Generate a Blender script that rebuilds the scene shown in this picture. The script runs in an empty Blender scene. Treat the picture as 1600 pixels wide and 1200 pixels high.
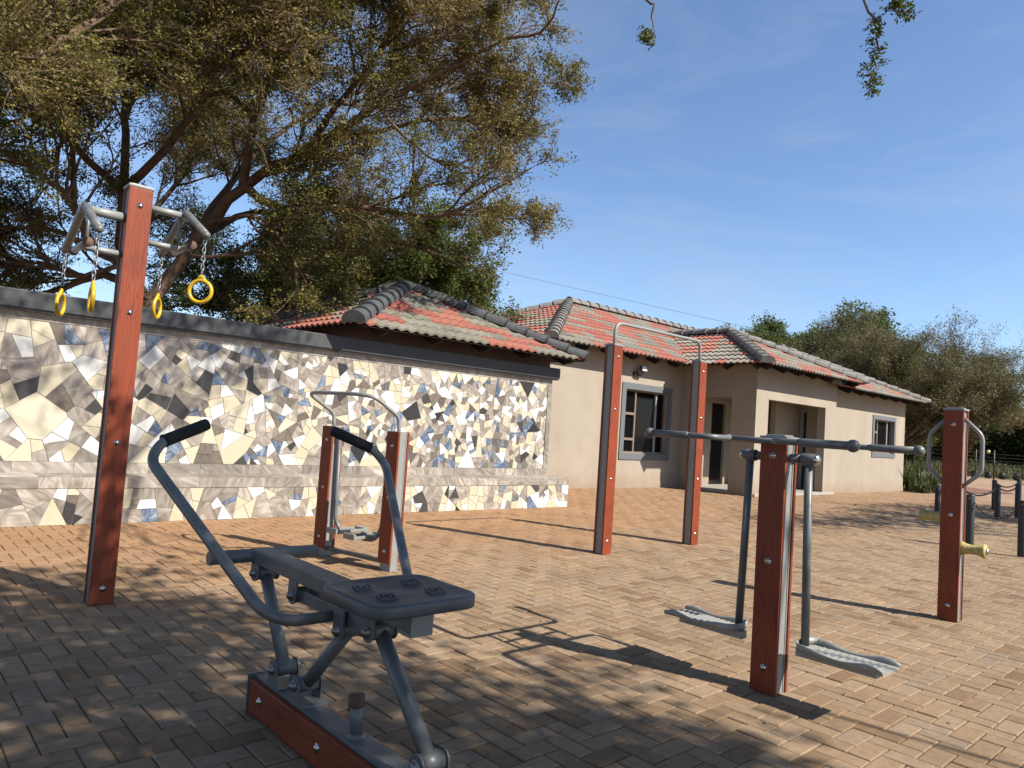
import bpy, bmesh, math, random
import numpy as np
from mathutils import Vector, Matrix

# ------------------------------------------------------------ camera, sky, sun
R = math.radians
sc = bpy.context.scene
col = sc.collection
F = 1130.0
cd = bpy.data.cameras.new('camera'); cam = bpy.data.objects.new('camera', cd); col.objects.link(cam)
cd.sensor_width = 36; cd.lens = 36*F/1600; cd.clip_start = .05; cd.clip_end = 3000
yaw, pit, rol = R(47.9), math.atan(64.8/F), math.atan(.068)
fw = Vector((math.cos(yaw)*math.cos(pit), math.sin(yaw)*math.cos(pit), math.sin(pit)))
rt = Vector((math.sin(yaw), -math.cos(yaw), 0)); up = rt.cross(fw)
Rv = math.cos(rol)*rt + math.sin(rol)*up; Uv = -math.sin(rol)*rt + math.cos(rol)*up
m = Matrix((Rv, Uv, -fw)).transposed().to_4x4(); m.translation = Vector((0, 0, 1.3)); cam.matrix_world = m
sc.camera = cam
SUN_AZ, SUN_EL = R(-71.5), R(43)
SUN = Vector((math.cos(SUN_AZ)*math.cos(SUN_EL), math.sin(SUN_AZ)*math.cos(SUN_EL), math.sin(SUN_EL)))
w = bpy.data.worlds.new('World'); sc.world = w; w.use_nodes = True
nt = w.node_tree; bg = nt.nodes['Background']
sky = nt.nodes.new('ShaderNodeTexSky'); sky.sky_type = 'NISHITA'; sky.sun_disc = False
sky.sun_elevation = SUN_EL; sky.sun_rotation = math.atan2(SUN.x, SUN.y)
sky.altitude = 900; sky.air_density = 1.0; sky.dust_density = .9; sky.ozone_density = 4.0
tcw = nt.nodes.new('ShaderNodeTexCoord'); mpw = nt.nodes.new('ShaderNodeMapping'); mpw.inputs['Scale'].default_value = (1.0, 1.5, 5.0); mpw.inputs['Rotation'].default_value = (.25, .12, .4)
nsw = nt.nodes.new('ShaderNodeTexNoise'); nsw.inputs['Scale'].default_value = 1.7; nsw.inputs['Detail'].default_value = 10; nsw.inputs['Roughness'].default_value = .62; nsw.inputs['Distortion'].default_value = .7
mrw = nt.nodes.new('ShaderNodeMapRange'); mrw.inputs[1].default_value = .42; mrw.inputs[2].default_value = .78; mrw.inputs[3].default_value = 0; mrw.inputs[4].default_value = .42
mxw = nt.nodes.new('ShaderNodeMix'); mxw.data_type = 'RGBA'; mxw.inputs[7].default_value = (2.9, 3.3, 3.8, 1)
nt.links.new(tcw.outputs['Generated'], mpw.inputs['Vector']); nt.links.new(mpw.outputs[0], nsw.inputs['Vector']); nt.links.new(nsw.outputs['Fac'], mrw.inputs[0]); nt.links.new(mrw.outputs[0], mxw.inputs[0])
nt.links.new(sky.outputs[0], mxw.inputs[6]); nt.links.new(mxw.outputs[2], bg.inputs[0]); bg.inputs[1].default_value = .10
sl = bpy.data.lights.new('sun', 'SUN'); sl.energy = 5.0; sl.angle = R(.53); sl.color = (1, .94, .85)
so = bpy.data.objects.new('sun', sl); col.objects.link(so); so.rotation_euler = SUN.to_track_quat('Z', 'Y').to_euler()
sc.view_settings.view_transform = 'Standard'; sc.view_settings.look = 'None'
sc.view_settings.exposure = 1.0; sc.view_settings.gamma = 1.0

random.seed(7); rng = np.random.default_rng(7)

# ------------------------------------------------------------ materials
K = .83
def mat(name, base, rough=.6, metal=0., bump=0., bscale=40., var=0., vscale=6., spec=.5, coat=0.):
    base = tuple(c*K for c in base)
    mt = bpy.data.materials.new(name); mt.use_nodes = True; n = mt.node_tree; b = n.nodes['Principled BSDF']
    b.inputs['Base Color'].default_value = (*base, 1); b.inputs['Roughness'].default_value = rough
    b.inputs['Metallic'].default_value = metal; b.inputs['Specular IOR Level'].default_value = spec
    b.inputs['Coat Weight'].default_value = coat
    tc = n.nodes.new('ShaderNodeTexCoord')
    if var:
        ns = n.nodes.new('ShaderNodeTexNoise'); ns.inputs['Scale'].default_value = vscale; ns.inputs['Detail'].default_value = 7
        n.links.new(tc.outputs['Object'], ns.inputs['Vector'])
        rp = n.nodes.new('ShaderNodeValToRGB'); e = rp.color_ramp.elements
        e[0].position = .3; e[1].position = .7
        e[0].color = (*[max(0, c*(1-var)) for c in base], 1); e[1].color = (*[min(1, c*(1+var)) for c in base], 1)
        n.links.new(ns.outputs['Fac'], rp.inputs[0]); n.links.new(rp.outputs[0], b.inputs['Base Color'])
    if bump:
        ns = n.nodes.new('ShaderNodeTexNoise'); ns.inputs['Scale'].default_value = bscale; ns.inputs['Detail'].default_value = 6
        n.links.new(tc.outputs['Object'], ns.inputs['Vector'])
        bp = n.nodes.new('ShaderNodeBump'); bp.inputs['Strength'].default_value = bump; bp.inputs['Distance'].default_value = .01
        n.links.new(ns.outputs['Fac'], bp.inputs['Height']); n.links.new(bp.outputs[0], b.inputs['Normal'])
    return mt

def attr_mat(name, stops, rough=.7, noise=.0, nscale=8., bump=0., bscale=60., spec=.4, trans=False, attr='rnd', coord='Object', interp='LINEAR'):
    """colour picked per face from the attribute through a ramp, broken up by noise"""
    mt = bpy.data.materials.new(name); mt.use_nodes = True; n = mt.node_tree; b = n.nodes['Principled BSDF']
    a = n.nodes.new('ShaderNodeAttribute'); a.attribute_name = attr
    rp = n.nodes.new('ShaderNodeValToRGB'); cr = rp.color_ramp; cr.interpolation = interp
    while len(cr.elements) < len(stops): cr.elements.new(.5)
    for e, (p, c) in zip(cr.elements, stops): e.position = p; e.color = (*[x*(1 if trans else K) for x in c], 1)
    n.links.new(a.outputs['Fac'], rp.inputs[0])
    out = rp.outputs[0]; tc = n.nodes.new('ShaderNodeTexCoord')
    if noise:
        ns = n.nodes.new('ShaderNodeTexNoise'); ns.inputs['Scale'].default_value = nscale; ns.inputs['Detail'].default_value = 8
        n.links.new(tc.outputs[coord], ns.inputs['Vector'])
        mr = n.nodes.new('ShaderNodeMapRange'); mr.inputs[1].default_value = .25; mr.inputs[2].default_value = .75
        mr.inputs[3].default_value = 1-noise; mr.inputs[4].default_value = 1+noise
        n.links.new(ns.outputs['Fac'], mr.inputs[0])
        mx = n.nodes.new('ShaderNodeVectorMath'); mx.operation = 'SCALE'
        n.links.new(out, mx.inputs[0]); n.links.new(mr.outputs[0], mx.inputs['Scale']); out = mx.outputs[0]
    n.links.new(out, b.inputs['Base Color'])
    b.inputs['Roughness'].default_value = rough; b.inputs['Specular IOR Level'].default_value = spec
    if bump:
        ns = n.nodes.new('ShaderNodeTexNoise'); ns.inputs['Scale'].default_value = bscale; ns.inputs['Detail'].default_value = 6
        n.links.new(tc.outputs[coord], ns.inputs['Vector'])
        bp = n.nodes.new('ShaderNodeBump'); bp.inputs['Strength'].default_value = bump; bp.inputs['Distance'].default_value = .006
        n.links.new(ns.outputs['Fac'], bp.inputs['Height']); n.links.new(bp.outputs[0], b.inputs['Normal'])
    if trans:
        tr = n.nodes.new('ShaderNodeBsdfTranslucent'); mxs = n.nodes.new('ShaderNodeMixShader'); mxs.inputs[0].default_value = .3
        n.links.new(out, tr.inputs['Color']); n.links.new(b.outputs[0], mxs.inputs[1]); n.links.new(tr.outputs[0], mxs.inputs[2])
        n.links.new(mxs.outputs[0], n.nodes['Material Output'].inputs['Surface'])
    return mt

def wood_mat(name, axis):
    """red-brown embossed wood-grain plastic board"""
    mt = bpy.data.materials.new(name); mt.use_nodes = True; n = mt.node_tree; b = n.nodes['Principled BSDF']
    tc = n.nodes.new('ShaderNodeTexCoord'); mp = n.nodes.new('ShaderNodeMapping')
    s = [15., 15., 15.]; s['xyz'.index(axis)] = .75; mp.inputs['Scale'].default_value = s
    n.links.new(tc.outputs['Object'], mp.inputs['Vector'])
    ns = n.nodes.new('ShaderNodeTexNoise'); ns.inputs['Scale'].default_value = 1.0; ns.inputs['Detail'].default_value = 1.2
    n.links.new(mp.outputs[0], ns.inputs['Vector'])
    mu = n.nodes.new('ShaderNodeMath'); mu.operation = 'MULTIPLY'; mu.inputs[1].default_value = 17.0
    fr = n.nodes.new('ShaderNodeMath'); fr.operation = 'PINGPONG'; fr.inputs[1].default_value = .5
    n.links.new(ns.outputs['Fac'], mu.inputs[0]); n.links.new(mu.outputs[0], fr.inputs[0])
    rp = n.nodes.new('ShaderNodeValToRGB'); e = rp.color_ramp.elements
    e[0].position = .0; e[0].color = (.120, .023, .009, 1); e[1].position = .16; e[1].color = (.192, .038, .014, 1)
    n.links.new(fr.outputs[0], rp.inputs[0])
    n2 = n.nodes.new('ShaderNodeTexNoise'); n2.inputs['Scale'].default_value = 3; n2.inputs['Detail'].default_value = 5
    n.links.new(tc.outputs['Object'], n2.inputs['Vector'])
    mr = n.nodes.new('ShaderNodeMapRange'); mr.inputs[1].default_value = .3; mr.inputs[2].default_value = .7; mr.inputs[3].default_value = .82; mr.inputs[4].default_value = 1.12
    n.links.new(n2.outputs['Fac'], mr.inputs[0])
    vm = n.nodes.new('ShaderNodeVectorMath'); vm.operation = 'SCALE'; n.links.new(rp.outputs[0], vm.inputs[0]); n.links.new(mr.outputs[0], vm.inputs['Scale'])
    n.links.new(vm.outputs[0], b.inputs['Base Color'])
    bp = n.nodes.new('ShaderNodeBump'); bp.inputs['Strength'].default_value = .5; bp.inputs['Distance'].default_value = .002
    n.links.new(fr.outputs[0], bp.inputs['Height']); n.links.new(bp.outputs[0], b.inputs['Normal'])
    b.inputs['Roughness'].default_value = .5; b.inputs['Specular IOR Level'].default_value = .28
    return mt

def marble_mat(name, dark, mid, light, scale=3.0):
    mt = bpy.data.materials.new(name); mt.use_nodes = True; n = mt.node_tree; b = n.nodes['Principled BSDF']
    tc = n.nodes.new('ShaderNodeTexCoord'); a = n.nodes.new('ShaderNodeAttribute'); a.attribute_name = 'rnd'
    mu = n.nodes.new('ShaderNodeVectorMath'); mu.operation = 'SCALE'; mu.inputs[0].default_value = (37, 11, 23)
    n.links.new(a.outputs['Fac'], mu.inputs['Scale'])
    # each tile turned its own way
    ro = n.nodes.new('ShaderNodeVectorRotate'); ro.rotation_type = 'Y_AXIS'
    an = n.nodes.new('ShaderNodeMath'); an.operation = 'MULTIPLY'; an.inputs[1].default_value = 40; n.links.new(a.outputs['Fac'], an.inputs[0])
    n.links.new(tc.outputs['Object'], ro.inputs['Vector']); n.links.new(an.outputs[0], ro.inputs['Angle'])
    ad = n.nodes.new('ShaderNodeVectorMath'); ad.operation = 'ADD'; n.links.new(ro.outputs[0], ad.inputs[0]); n.links.new(mu.outputs[0], ad.inputs[1])
    mp = n.nodes.new('ShaderNodeMapping'); mp.inputs['Scale'].default_value = (1, 1, 3.2); n.links.new(ad.outputs[0], mp.inputs['Vector'])
    ns = n.nodes.new('ShaderNodeTexNoise'); ns.inputs['Scale'].default_value = scale; ns.inputs['Detail'].default_value = 9; ns.inputs['Distortion'].default_value = 1.6
    n.links.new(mp.outputs[0], ns.inputs['Vector'])
    rp = n.nodes.new('ShaderNodeValToRGB'); cr = rp.color_ramp; cr.elements.new(.5)
    for e, (p, c) in zip(cr.elements, ((.30, dark), (.5, mid), (.68, light))): e.position = p; e.color = (*[x*K for x in c], 1)
    n.links.new(ns.outputs['Fac'], rp.inputs[0])
    mr = n.nodes.new('ShaderNodeMapRange'); mr.inputs[3].default_value = .72; mr.inputs[4].default_value = 1.3
    fr = n.nodes.new('ShaderNodeMath'); fr.operation = 'FRACT'; m7 = n.nodes.new('ShaderNodeMath'); m7.operation = 'MULTIPLY'; m7.inputs[1].default_value = 17.3
    n.links.new(a.outputs['Fac'], m7.inputs[0]); n.links.new(m7.outputs[0], fr.inputs[0]); n.links.new(fr.outputs[0], mr.inputs[0])
    sm = n.nodes.new('ShaderNodeVectorMath'); sm.operation = 'SCALE'; n.links.new(rp.outputs[0], sm.inputs[0]); n.links.new(mr.outputs[0], sm.inputs['Scale'])
    n.links.new(sm.outputs[0], b.inputs['Base Color']); b.inputs['Roughness'].default_value = .34
    return mt

MT = dict(
    grey=mat('grey_paint', (.118, .120, .116), .42, var=.22, vscale=11, bump=.08, bscale=160),
    alu=mat('grey_profile', (.235, .238, .228), .42, var=.06, vscale=9),
    cap=mat('grey_cap', (.225, .225, .21), .45, bump=.1, bscale=90),
    red=wood_mat('red_grain_board', 'z'), redy=wood_mat('red_grain_board_long', 'y'),
    foam=mat('black_foam', (.008, .008, .009), .85, bump=.4, bscale=220),
    chrome=mat('chrome', (.55, .53, .50), .25, metal=1.),
    yellow=mat('yellow_plastic', (.55, .34, .008), .35, var=.12, vscale=20),
    roller=mat('faded_yellow_rubber', (.40, .33, .11), .7, var=.25, vscale=30, bump=.3, bscale=60),
    rust=mat('brown_rubber_cap', (.10, .055, .035), .8, var=.3, vscale=40, bump=.3, bscale=90),
    seat=mat('dark_seat_plastic', (.066, .070, .076), .42, var=.25, vscale=9, bump=.12, bscale=40),
    chain=mat('galvanised_chain', (.33, .33, .34), .4, metal=.7),
    dchain=mat('dark_chain', (.05, .05, .05), .6, metal=.3),
    black=mat('black_post_paint', (.018, .019, .022), .5, var=.2, vscale=12),
    plaster=mat('cream_plaster', (.335, .282, .218), .9, var=.05, vscale=2.2, bump=.35, bscale=70),
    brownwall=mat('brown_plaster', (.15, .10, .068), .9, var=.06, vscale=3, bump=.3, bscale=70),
    trim=mat('grey_window_surround', (.115, .125, .135), .75, bump=.2, bscale=60),
    frame=mat('bronze_frame', (.20, .155, .115), .45),
    slide=mat('grey_frame', (.26, .27, .28), .45),
    glass=mat('dark_glass', (.006, .006, .007), .05, spec=.10),
    door=mat('dark_door', (.012, .011, .011), .3),
    rafter=mat('dark_rafter', (.022, .017, .014), .8),
    ridge=mat('grey_ridge_tile', (.17, .16, .145), .85, var=.25, vscale=7, bump=.4, bscale=50),
    ridge_dark=mat('dark_painted_ridge', (.058, .060, .062), .7, var=.28, vscale=6, bump=.3, bscale=40),
    coping=mat('charcoal_coping', (.038, .040, .043), .6, var=.18, vscale=5, bump=.2, bscale=30),
    bark=mat('thorn_bark', (.130, .080, .048), .95, var=.45, vscale=9, bump=1.0, bscale=26),
    twig=mat('brown_twig', (.150, .098, .056), .95, var=.3, vscale=6),
    greybark=mat('grey_bark', (.11, .085, .06), .95, var=.35, vscale=6, bump=.8, bscale=20),
    grout=mat('grout', (.26, .235, .20), .95, var=.15, vscale=20),
    cream=attr_mat('cream_tile', [(0, (.46, .395, .27)), (1, (.54, .48, .36))], .4, .04, 9),
    white=attr_mat('white_tile', [(0, (.56, .55, .51)), (1, (.64, .63, .60))], .3, .03, 9),
    char=attr_mat('charcoal_tile', [(0, (.022, .021, .021)), (1, (.06, .055, .052))], .35, .2, 20),
    brownt=attr_mat('dark_brown_tile', [(0, (.10, .08, .065)), (1, (.17, .14, .11))], .4, .25, 30),
    marble=marble_mat('brown_marble', (.165, .138, .112), (.265, .228, .188), (.39, .35, .30)),
    blue=marble_mat('blue_marble', (.045, .065, .11), (.10, .135, .20), (.28, .30, .32), 5.0),
    pane_white=mat('floodlight_face', (.7, .72, .72), .2),
    rock=mat('brown_rock', (.20, .14, .10), .95, var=.4, vscale=4, bump=.8, bscale=12),
    bag=mat('black_planting_bag', (.012, .012, .012), .6),
    orange=mat('orange_bloom', (.65, .16, .03), .6),
    lamp=mat('pale_lamp_globe', (.75, .70, .35), .4),
    cable=mat('grey_cable', (.12, .12, .12), .6),
    nut=mat('dull_steel_nut', (.22, .21, .20), .38, metal=.8),
    tray=mat('pale_grey_tray', (.29, .285, .26), .5, var=.12, vscale=20),
    step=mat('pale_step_tile', (.36, .33, .28), .5, var=.1, vscale=8),
)
MT['paver'] = attr_mat('clay_paver', [(0, (.185, .116, .064)), (.35, (.250, .168, .099)), (.7, (.285, .200, .124)), (1, (.245, .178, .118))], .88, .16, 26, bump=.55, bscale=150, spec=.25)
MT['tile'] = attr_mat('roof_tile', [(0, (.36, .125, .092)), (.22, (.30, .092, .070)), (.50, (.35, .150, .100)), (.53, (.19, .175, .135)), (.75, (.25, .232, .185)), (1, (.155, .145, .118))], .8, .18, 14, bump=.3, bscale=60)
def leafmat(name, stops): return attr_mat(name, stops, .6, 0, spec=.25, trans=True)
MT['leaf_olive'] = leafmat('olive_thorn_leaf', [(0, (.042, .055, .012)), (.35, (.105, .108, .022)), (.7, (.165, .140, .036)), (1, (.21, .15, .055))])
MT['leaf_green'] = leafmat('green_thorn_leaf', [(0, (.026, .044, .010)), (.5, (.078, .100, .021)), (1, (.15, .16, .038))])
MT['leaf_dull'] = leafmat('dull_dry_leaf', [(0, (.055, .060, .020)), (.5, (.120, .112, .044)), (1, (.20, .17, .09))])
MT['leaf_grass'] = leafmat('grass_leaf', [(0, (.030, .050, .014)), (.5, (.065, .088, .026)), (1, (.15, .135, .06))])

def weather(mt):
    """rain streaks and a red dust splash along the foot of the plaster"""
    n = mt.node_tree; b = n.nodes['Principled BSDF']; src = b.inputs['Base Color'].links[0].from_socket
    g = n.nodes.new('ShaderNodeNewGeometry'); mp = n.nodes.new('ShaderNodeMapping'); mp.inputs['Scale'].default_value = (1.7, 1.7, .5); n.links.new(g.outputs['Position'], mp.inputs['Vector'])
    ns = n.nodes.new('ShaderNodeTexNoise'); ns.inputs['Scale'].default_value = 1; ns.inputs['Detail'].default_value = 8; n.links.new(mp.outputs[0], ns.inputs['Vector'])
    mr = n.nodes.new('ShaderNodeMapRange'); mr.inputs[1].default_value = .3; mr.inputs[2].default_value = .7; mr.inputs[3].default_value = .90; mr.inputs[4].default_value = 1.04; n.links.new(ns.outputs['Fac'], mr.inputs[0])
    v = n.nodes.new('ShaderNodeVectorMath'); v.operation = 'SCALE'; n.links.new(src, v.inputs[0]); n.links.new(mr.outputs[0], v.inputs['Scale'])
    sx = n.nodes.new('ShaderNodeSeparateXYZ'); n.links.new(g.outputs['Position'], sx.inputs[0])
    n2 = n.nodes.new('ShaderNodeTexNoise'); n2.inputs['Scale'].default_value = 3; n2.inputs['Detail'].default_value = 9; n.links.new(g.outputs['Position'], n2.inputs['Vector'])
    ad = n.nodes.new('ShaderNodeMath'); ad.operation = 'MULTIPLY_ADD'; ad.inputs[1].default_value = -.6; n.links.new(n2.outputs['Fac'], ad.inputs[0]); n.links.new(sx.outputs['Z'], ad.inputs[2])
    m2 = n.nodes.new('ShaderNodeMapRange'); m2.inputs[1].default_value = -.28; m2.inputs[2].default_value = .12; m2.inputs[3].default_value = .5; m2.inputs[4].default_value = 0; n.links.new(ad.outputs[0], m2.inputs[0])
    mx = n.nodes.new('ShaderNodeMix'); mx.data_type = 'RGBA'; mx.inputs[7].default_value = (.20, .125, .075, 1); n.links.new(m2.outputs[0], mx.inputs[0]); n.links.new(v.outputs[0], mx.inputs[6])
    n.links.new(mx.outputs[2], b.inputs['Base Color'])
weather(MT['plaster'])
# stain the paving: orange sand lying near the wall and across the far side, darker joints
def paving_stain(mt):
    n = mt.node_tree; b = n.nodes['Principled BSDF']; src = b.inputs['Base Color'].links[0].from_socket
    g = n.nodes.new('ShaderNodeNewGeometry'); sx = n.nodes.new('ShaderNodeSeparateXYZ'); n.links.new(g.outputs['Position'], sx.inputs[0])
    mr = n.nodes.new('ShaderNodeMapRange'); mr.inputs[1].default_value = 3.8; mr.inputs[2].default_value = 7.6; mr.interpolation_type = 'SMOOTHSTEP'
    ns = n.nodes.new('ShaderNodeTexNoise'); ns.inputs['Scale'].default_value = .55; ns.inputs['Detail'].default_value = 7; ns.inputs['Roughness'].default_value = .65
    n.links.new(g.outputs['Position'], ns.inputs['Vector'])
    md = n.nodes.new('ShaderNodeMath'); md.operation = 'MULTIPLY_ADD'; md.inputs[1].default_value = 5.0; 
    n.links.new(ns.outputs['Fac'], md.inputs[0]); n.links.new(sx.outputs['Y'], md.inputs[2])
    sb = n.nodes.new('ShaderNodeMath'); sb.operation = 'SUBTRACT'; sb.inputs[1].default_value = 2.5; n.links.new(md.outputs[0], sb.inputs[0])
    n.links.new(sb.outputs[0], mr.inputs[0])
    # fades again close to the house (clean band)
    mx = n.nodes.new('ShaderNodeMapRange'); mx.inputs[1].default_value = 9; mx.inputs[2].default_value = 15; mx.inputs[3].default_value = 1.; mx.inputs[4].default_value = .45
    n.links.new(sx.outputs['X'], mx.inputs[0])
    pr = n.nodes.new('ShaderNodeMath'); pr.operation = 'MULTIPLY'; n.links.new(mr.outputs[0], pr.inputs[0]); n.links.new(mx.outputs[0], pr.inputs[1])
    p2 = n.nodes.new('ShaderNodeMath'); p2.operation = 'MULTIPLY'; p2.inputs[1].default_value = .68; n.links.new(pr.outputs[0], p2.inputs[0])
    mix = n.nodes.new('ShaderNodeMix'); mix.data_type = 'RGBA'; mix.inputs[7].default_value = (.27, .145, .068, 1)
    n.links.new(p2.outputs[0], mix.inputs[0]); n.links.new(src, mix.inputs[6])
    # blotches of dirt
    n3 = n.nodes.new('ShaderNodeTexNoise'); n3.inputs['Scale'].default_value = 1.3; n3.inputs['Detail'].default_value = 9; n3.inputs['Roughness'].default_value = .7
    n.links.new(g.outputs['Position'], n3.inputs['Vector'])
    m3 = n.nodes.new('ShaderNodeMapRange'); m3.inputs[1].default_value = .35; m3.inputs[2].default_value = .65; m3.inputs[3].default_value = .84; m3.inputs[4].default_value = 1.1
    n.links.new(n3.outputs['Fac'], m3.inputs[0])
    v = n.nodes.new('ShaderNodeVectorMath'); v.operation = 'SCALE'; n.links.new(mix.outputs[2], v.inputs[0]); n.links.new(m3.outputs[0], v.inputs['Scale'])
    n.links.new(v.outputs[0], b.inputs['Base Color'])
paving_stain(MT['paver'])

# ------------------------------------------------------------ mesh helpers
class M:
    def __init__(s): s.v = []; s.f = []; s.m = []; s.s = []; s.a = []
    def add(s, vs, fs, mi=0, smooth=False, a=0.):
        o = len(s.v); s.v += [tuple(v) for v in vs]
        for f in fs: s.f.append([o+i for i in f]); s.m.append(mi); s.s.append(smooth); s.a.append(a)
        return s
    def box(s, x0, x1, y0, y1, z0, z1, bev=0., mi=0, a=0., T=None):
        bm = bmesh.new(); bmesh.ops.create_cube(bm, size=1)
        for v in bm.verts: v.co = Vector(((x0+x1)/2+v.co.x*(x1-x0), (y0+y1)/2+v.co.y*(y1-y0), (z0+z1)/2+v.co.z*(z1-z0)))
        if bev: bmesh.ops.bevel(bm, geom=bm.edges[:], offset=bev, segments=2, profile=.7, affect='EDGES')
        if T is not None: bmesh.ops.transform(bm, matrix=T, verts=bm.verts[:])
        bm.verts.index_update()
        s.add([v.co.copy() for v in bm.verts], [[v.index for v in f.verts] for f in bm.faces], mi, False, a); bm.free(); return s
    def tube(s, pts, r, n=12, cap=True, mi=0, closed=False, smooth=True, a=0., squash=None):
        P = [Vector(p) for p in pts]; k = len(P)
        rr = r if isinstance(r, (list, tuple)) else [r]*k
        T = []
        for i in range(k):
            if closed: t = P[(i+1) % k]-P[i-1]
            else: t = P[min(i+1, k-1)]-P[max(i-1, 0)]
            T.append(t.normalized())
        u = T[0].orthogonal().normalized() if abs(T[0].z) > .9 else T[0].cross(Vector((0, 0, 1))).normalized()
        vs = []
        for i in range(k):
            u = (u-T[i]*u.dot(T[i])).normalized(); v = T[i].cross(u)
            for j in range(n):
                an = 2*math.pi*j/n; vs.append(P[i]+(u*math.cos(an)+v*math.sin(an))*rr[i])
        fs = []
        for i in range(k if closed else k-1):
            b = (i+1) % k
            for j in range(n): fs.append([i*n+j, i*n+(j+1) % n, b*n+(j+1) % n, b*n+j])
        s.add(vs, fs, mi, smooth, a)
        if cap and not closed:
            o = len(s.v)-len(vs)
            s.f.append([o+j for j in range(n)][::-1]); s.m.append(mi); s.s.append(False); s.a.append(a)
            s.f.append([o+(k-1)*n+j for j in range(n)]); s.m.append(mi); s.s.append(False); s.a.append(a)
        return s
    def lathe(s, org, axis, prof, n=16, mi=0):
        ax = Vector(axis).normalized(); u = ax.orthogonal().normalized(); v = ax.cross(u); o = Vector(org)
        vs = []; 
        for (d, r) in prof:
            for j in range(n): an = 2*math.pi*j/n; vs.append(o+ax*d+(u*math.cos(an)+v*math.sin(an))*max(r, 1e-5))
        fs = [[i*n+j, i*n+(j+1) % n, (i+1)*n+(j+1) % n, (i+1)*n+j] for i in range(len(prof)-1) for j in range(n)]
        return s.add(vs, fs, mi, True)
    def ball(s, c, r, mi=0): return s.lathe(c, (0, 0, 1), [(r*math.sin(t), r*math.cos(t)) for t in [R(-90+18*i) for i in range(11)]], 16, mi)
    def build(s, name, mats, parent=None, loc=(0, 0, 0), attr=False):
        me = bpy.data.meshes.new(name); me.from_pydata(s.v, [], s.f)
        for mt in (mats if isinstance(mats, (list, tuple)) else [mats]): me.materials.append(mt)
        me.polygons.foreach_set('material_index', s.m); me.polygons.foreach_set('use_smooth', s.s)
        if attr: me.attributes.new('rnd', 'FLOAT', 'FACE').data.foreach_set('value', s.a)
        me.update(); o = bpy.data.objects.new(name, me); col.objects.link(o); o.location = loc
        if parent: o.parent = parent
        return o
def arr_mesh(name, V, Fq, mats, A=None, parent=None, mi=None, smooth=False, loc=(0, 0, 0)):
    """big mesh straight from numpy arrays; Fq is (n,3) or (n,4)"""
    me = bpy.data.meshes.new(name); k = Fq.shape[1]; n = len(Fq)
    me.vertices.add(len(V)); me.vertices.foreach_set('co', V.astype(np.float32).ravel())
    me.loops.add(n*k); me.loops.foreach_set('vertex_index', Fq.astype(np.int32).ravel())
    me.polygons.add(n); me.polygons.foreach_set('loop_start', np.arange(0, n*k, k, dtype=np.int32))
    for mt in (mats if isinstance(mats, (list, tuple)) else [mats]): me.materials.append(mt)
    if mi is not None: me.polygons.foreach_set('material_index', mi.astype(np.int32))
    me.polygons.foreach_set('use_smooth', np.full(n, smooth))
    if A is not None: me.attributes.new('rnd', 'FLOAT', 'FACE').data.foreach_set('value', A.astype(np.float32))
    me.update(calc_edges=True); me.validate()
    o = bpy.data.objects.new(name, me); col.objects.link(o); o.location = loc
    if parent: o.parent = parent
    return o
def fillet(pts, r, n=6):
    P = [Vector(p) for p in pts]; out = [P[0]]
    for i in range(1, len(P)-1):
        a = (P[i-1]-P[i]); b = (P[i+1]-P[i]); d = min(r, a.length*.49, b.length*.49)
        p0 = P[i]+a.normalized()*d; p1 = P[i]+b.normalized()*d
        for k in range(n+1):
            t = k/n; out.append(p0*(1-t)**2+P[i]*2*t*(1-t)+p1*t*t)
    out.append(P[-1]); return out
def tag(o, label=None, cat=None, group=None, kind=None):
    for k, v in (('label', label), ('category', cat), ('group', group), ('kind', kind)):
        if v: o[k] = v
    return o
def thing(name, label, cat, loc=(0, 0, 0), rz=0., group=None):
    o = bpy.data.objects.new(name, None); col.objects.link(o); o.location = loc; o.rotation_euler = (0, 0, rz); o.empty_display_size = .2
    return tag(o, label, cat, group)
def copy_tree(o, parent=None):
    c = o.copy(); col.objects.link(c); c.parent = parent
    for ch in list(o.children): copy_tree(ch, c)
    return c
def bolt(parent, p, axis, r=.0125):
    b = M(); b.lathe(p, axis, [(0, r*1.5), (.002, r*1.5), (.0025, r), (.007, r*.92), (.010, r*.6), (.0115, 0)], 14)
    return b.build('bolt', MT['chrome'], parent)
def chain_mesh(pts, link=.034, wire=.0033, wid=.010):
    """chain of flattened links following a polyline"""
    mm = M(); P = [Vector(p) for p in pts]; segs = []; L = 0
    for a, b in zip(P[:-1], P[1:]): segs.append((L, a, b)); L += (b-a).length
    def at(d):
        for l0, a, b in reversed(segs):
            if d >= l0: return a+(b-a).normalized()*(d-l0), (b-a).normalized()
        return P[0], (P[1]-P[0]).normalized()
    d = 0; k = 0; pitch = link-2*wire
    while d+link < L+link*.5:
        c, t = at(d+link/2); u = t.orthogonal().normalized(); v = t.cross(u)
        if k % 2: u = v
        h = link/2-wid
        lp = [c+t*(h+wid*math.cos(an))+u*wid*math.sin(an) for an in [R(x) for x in (-90, -45, 0, 45, 90)]]
        lp += [c-t*(h+wid*math.cos(an))-u*wid*math.sin(an) for an in [R(x) for x in (-90, -45, 0, 45, 90)]]
        mm.tube(lp, wire, 6, closed=True); d += pitch; k += 1
    return mm
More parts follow.
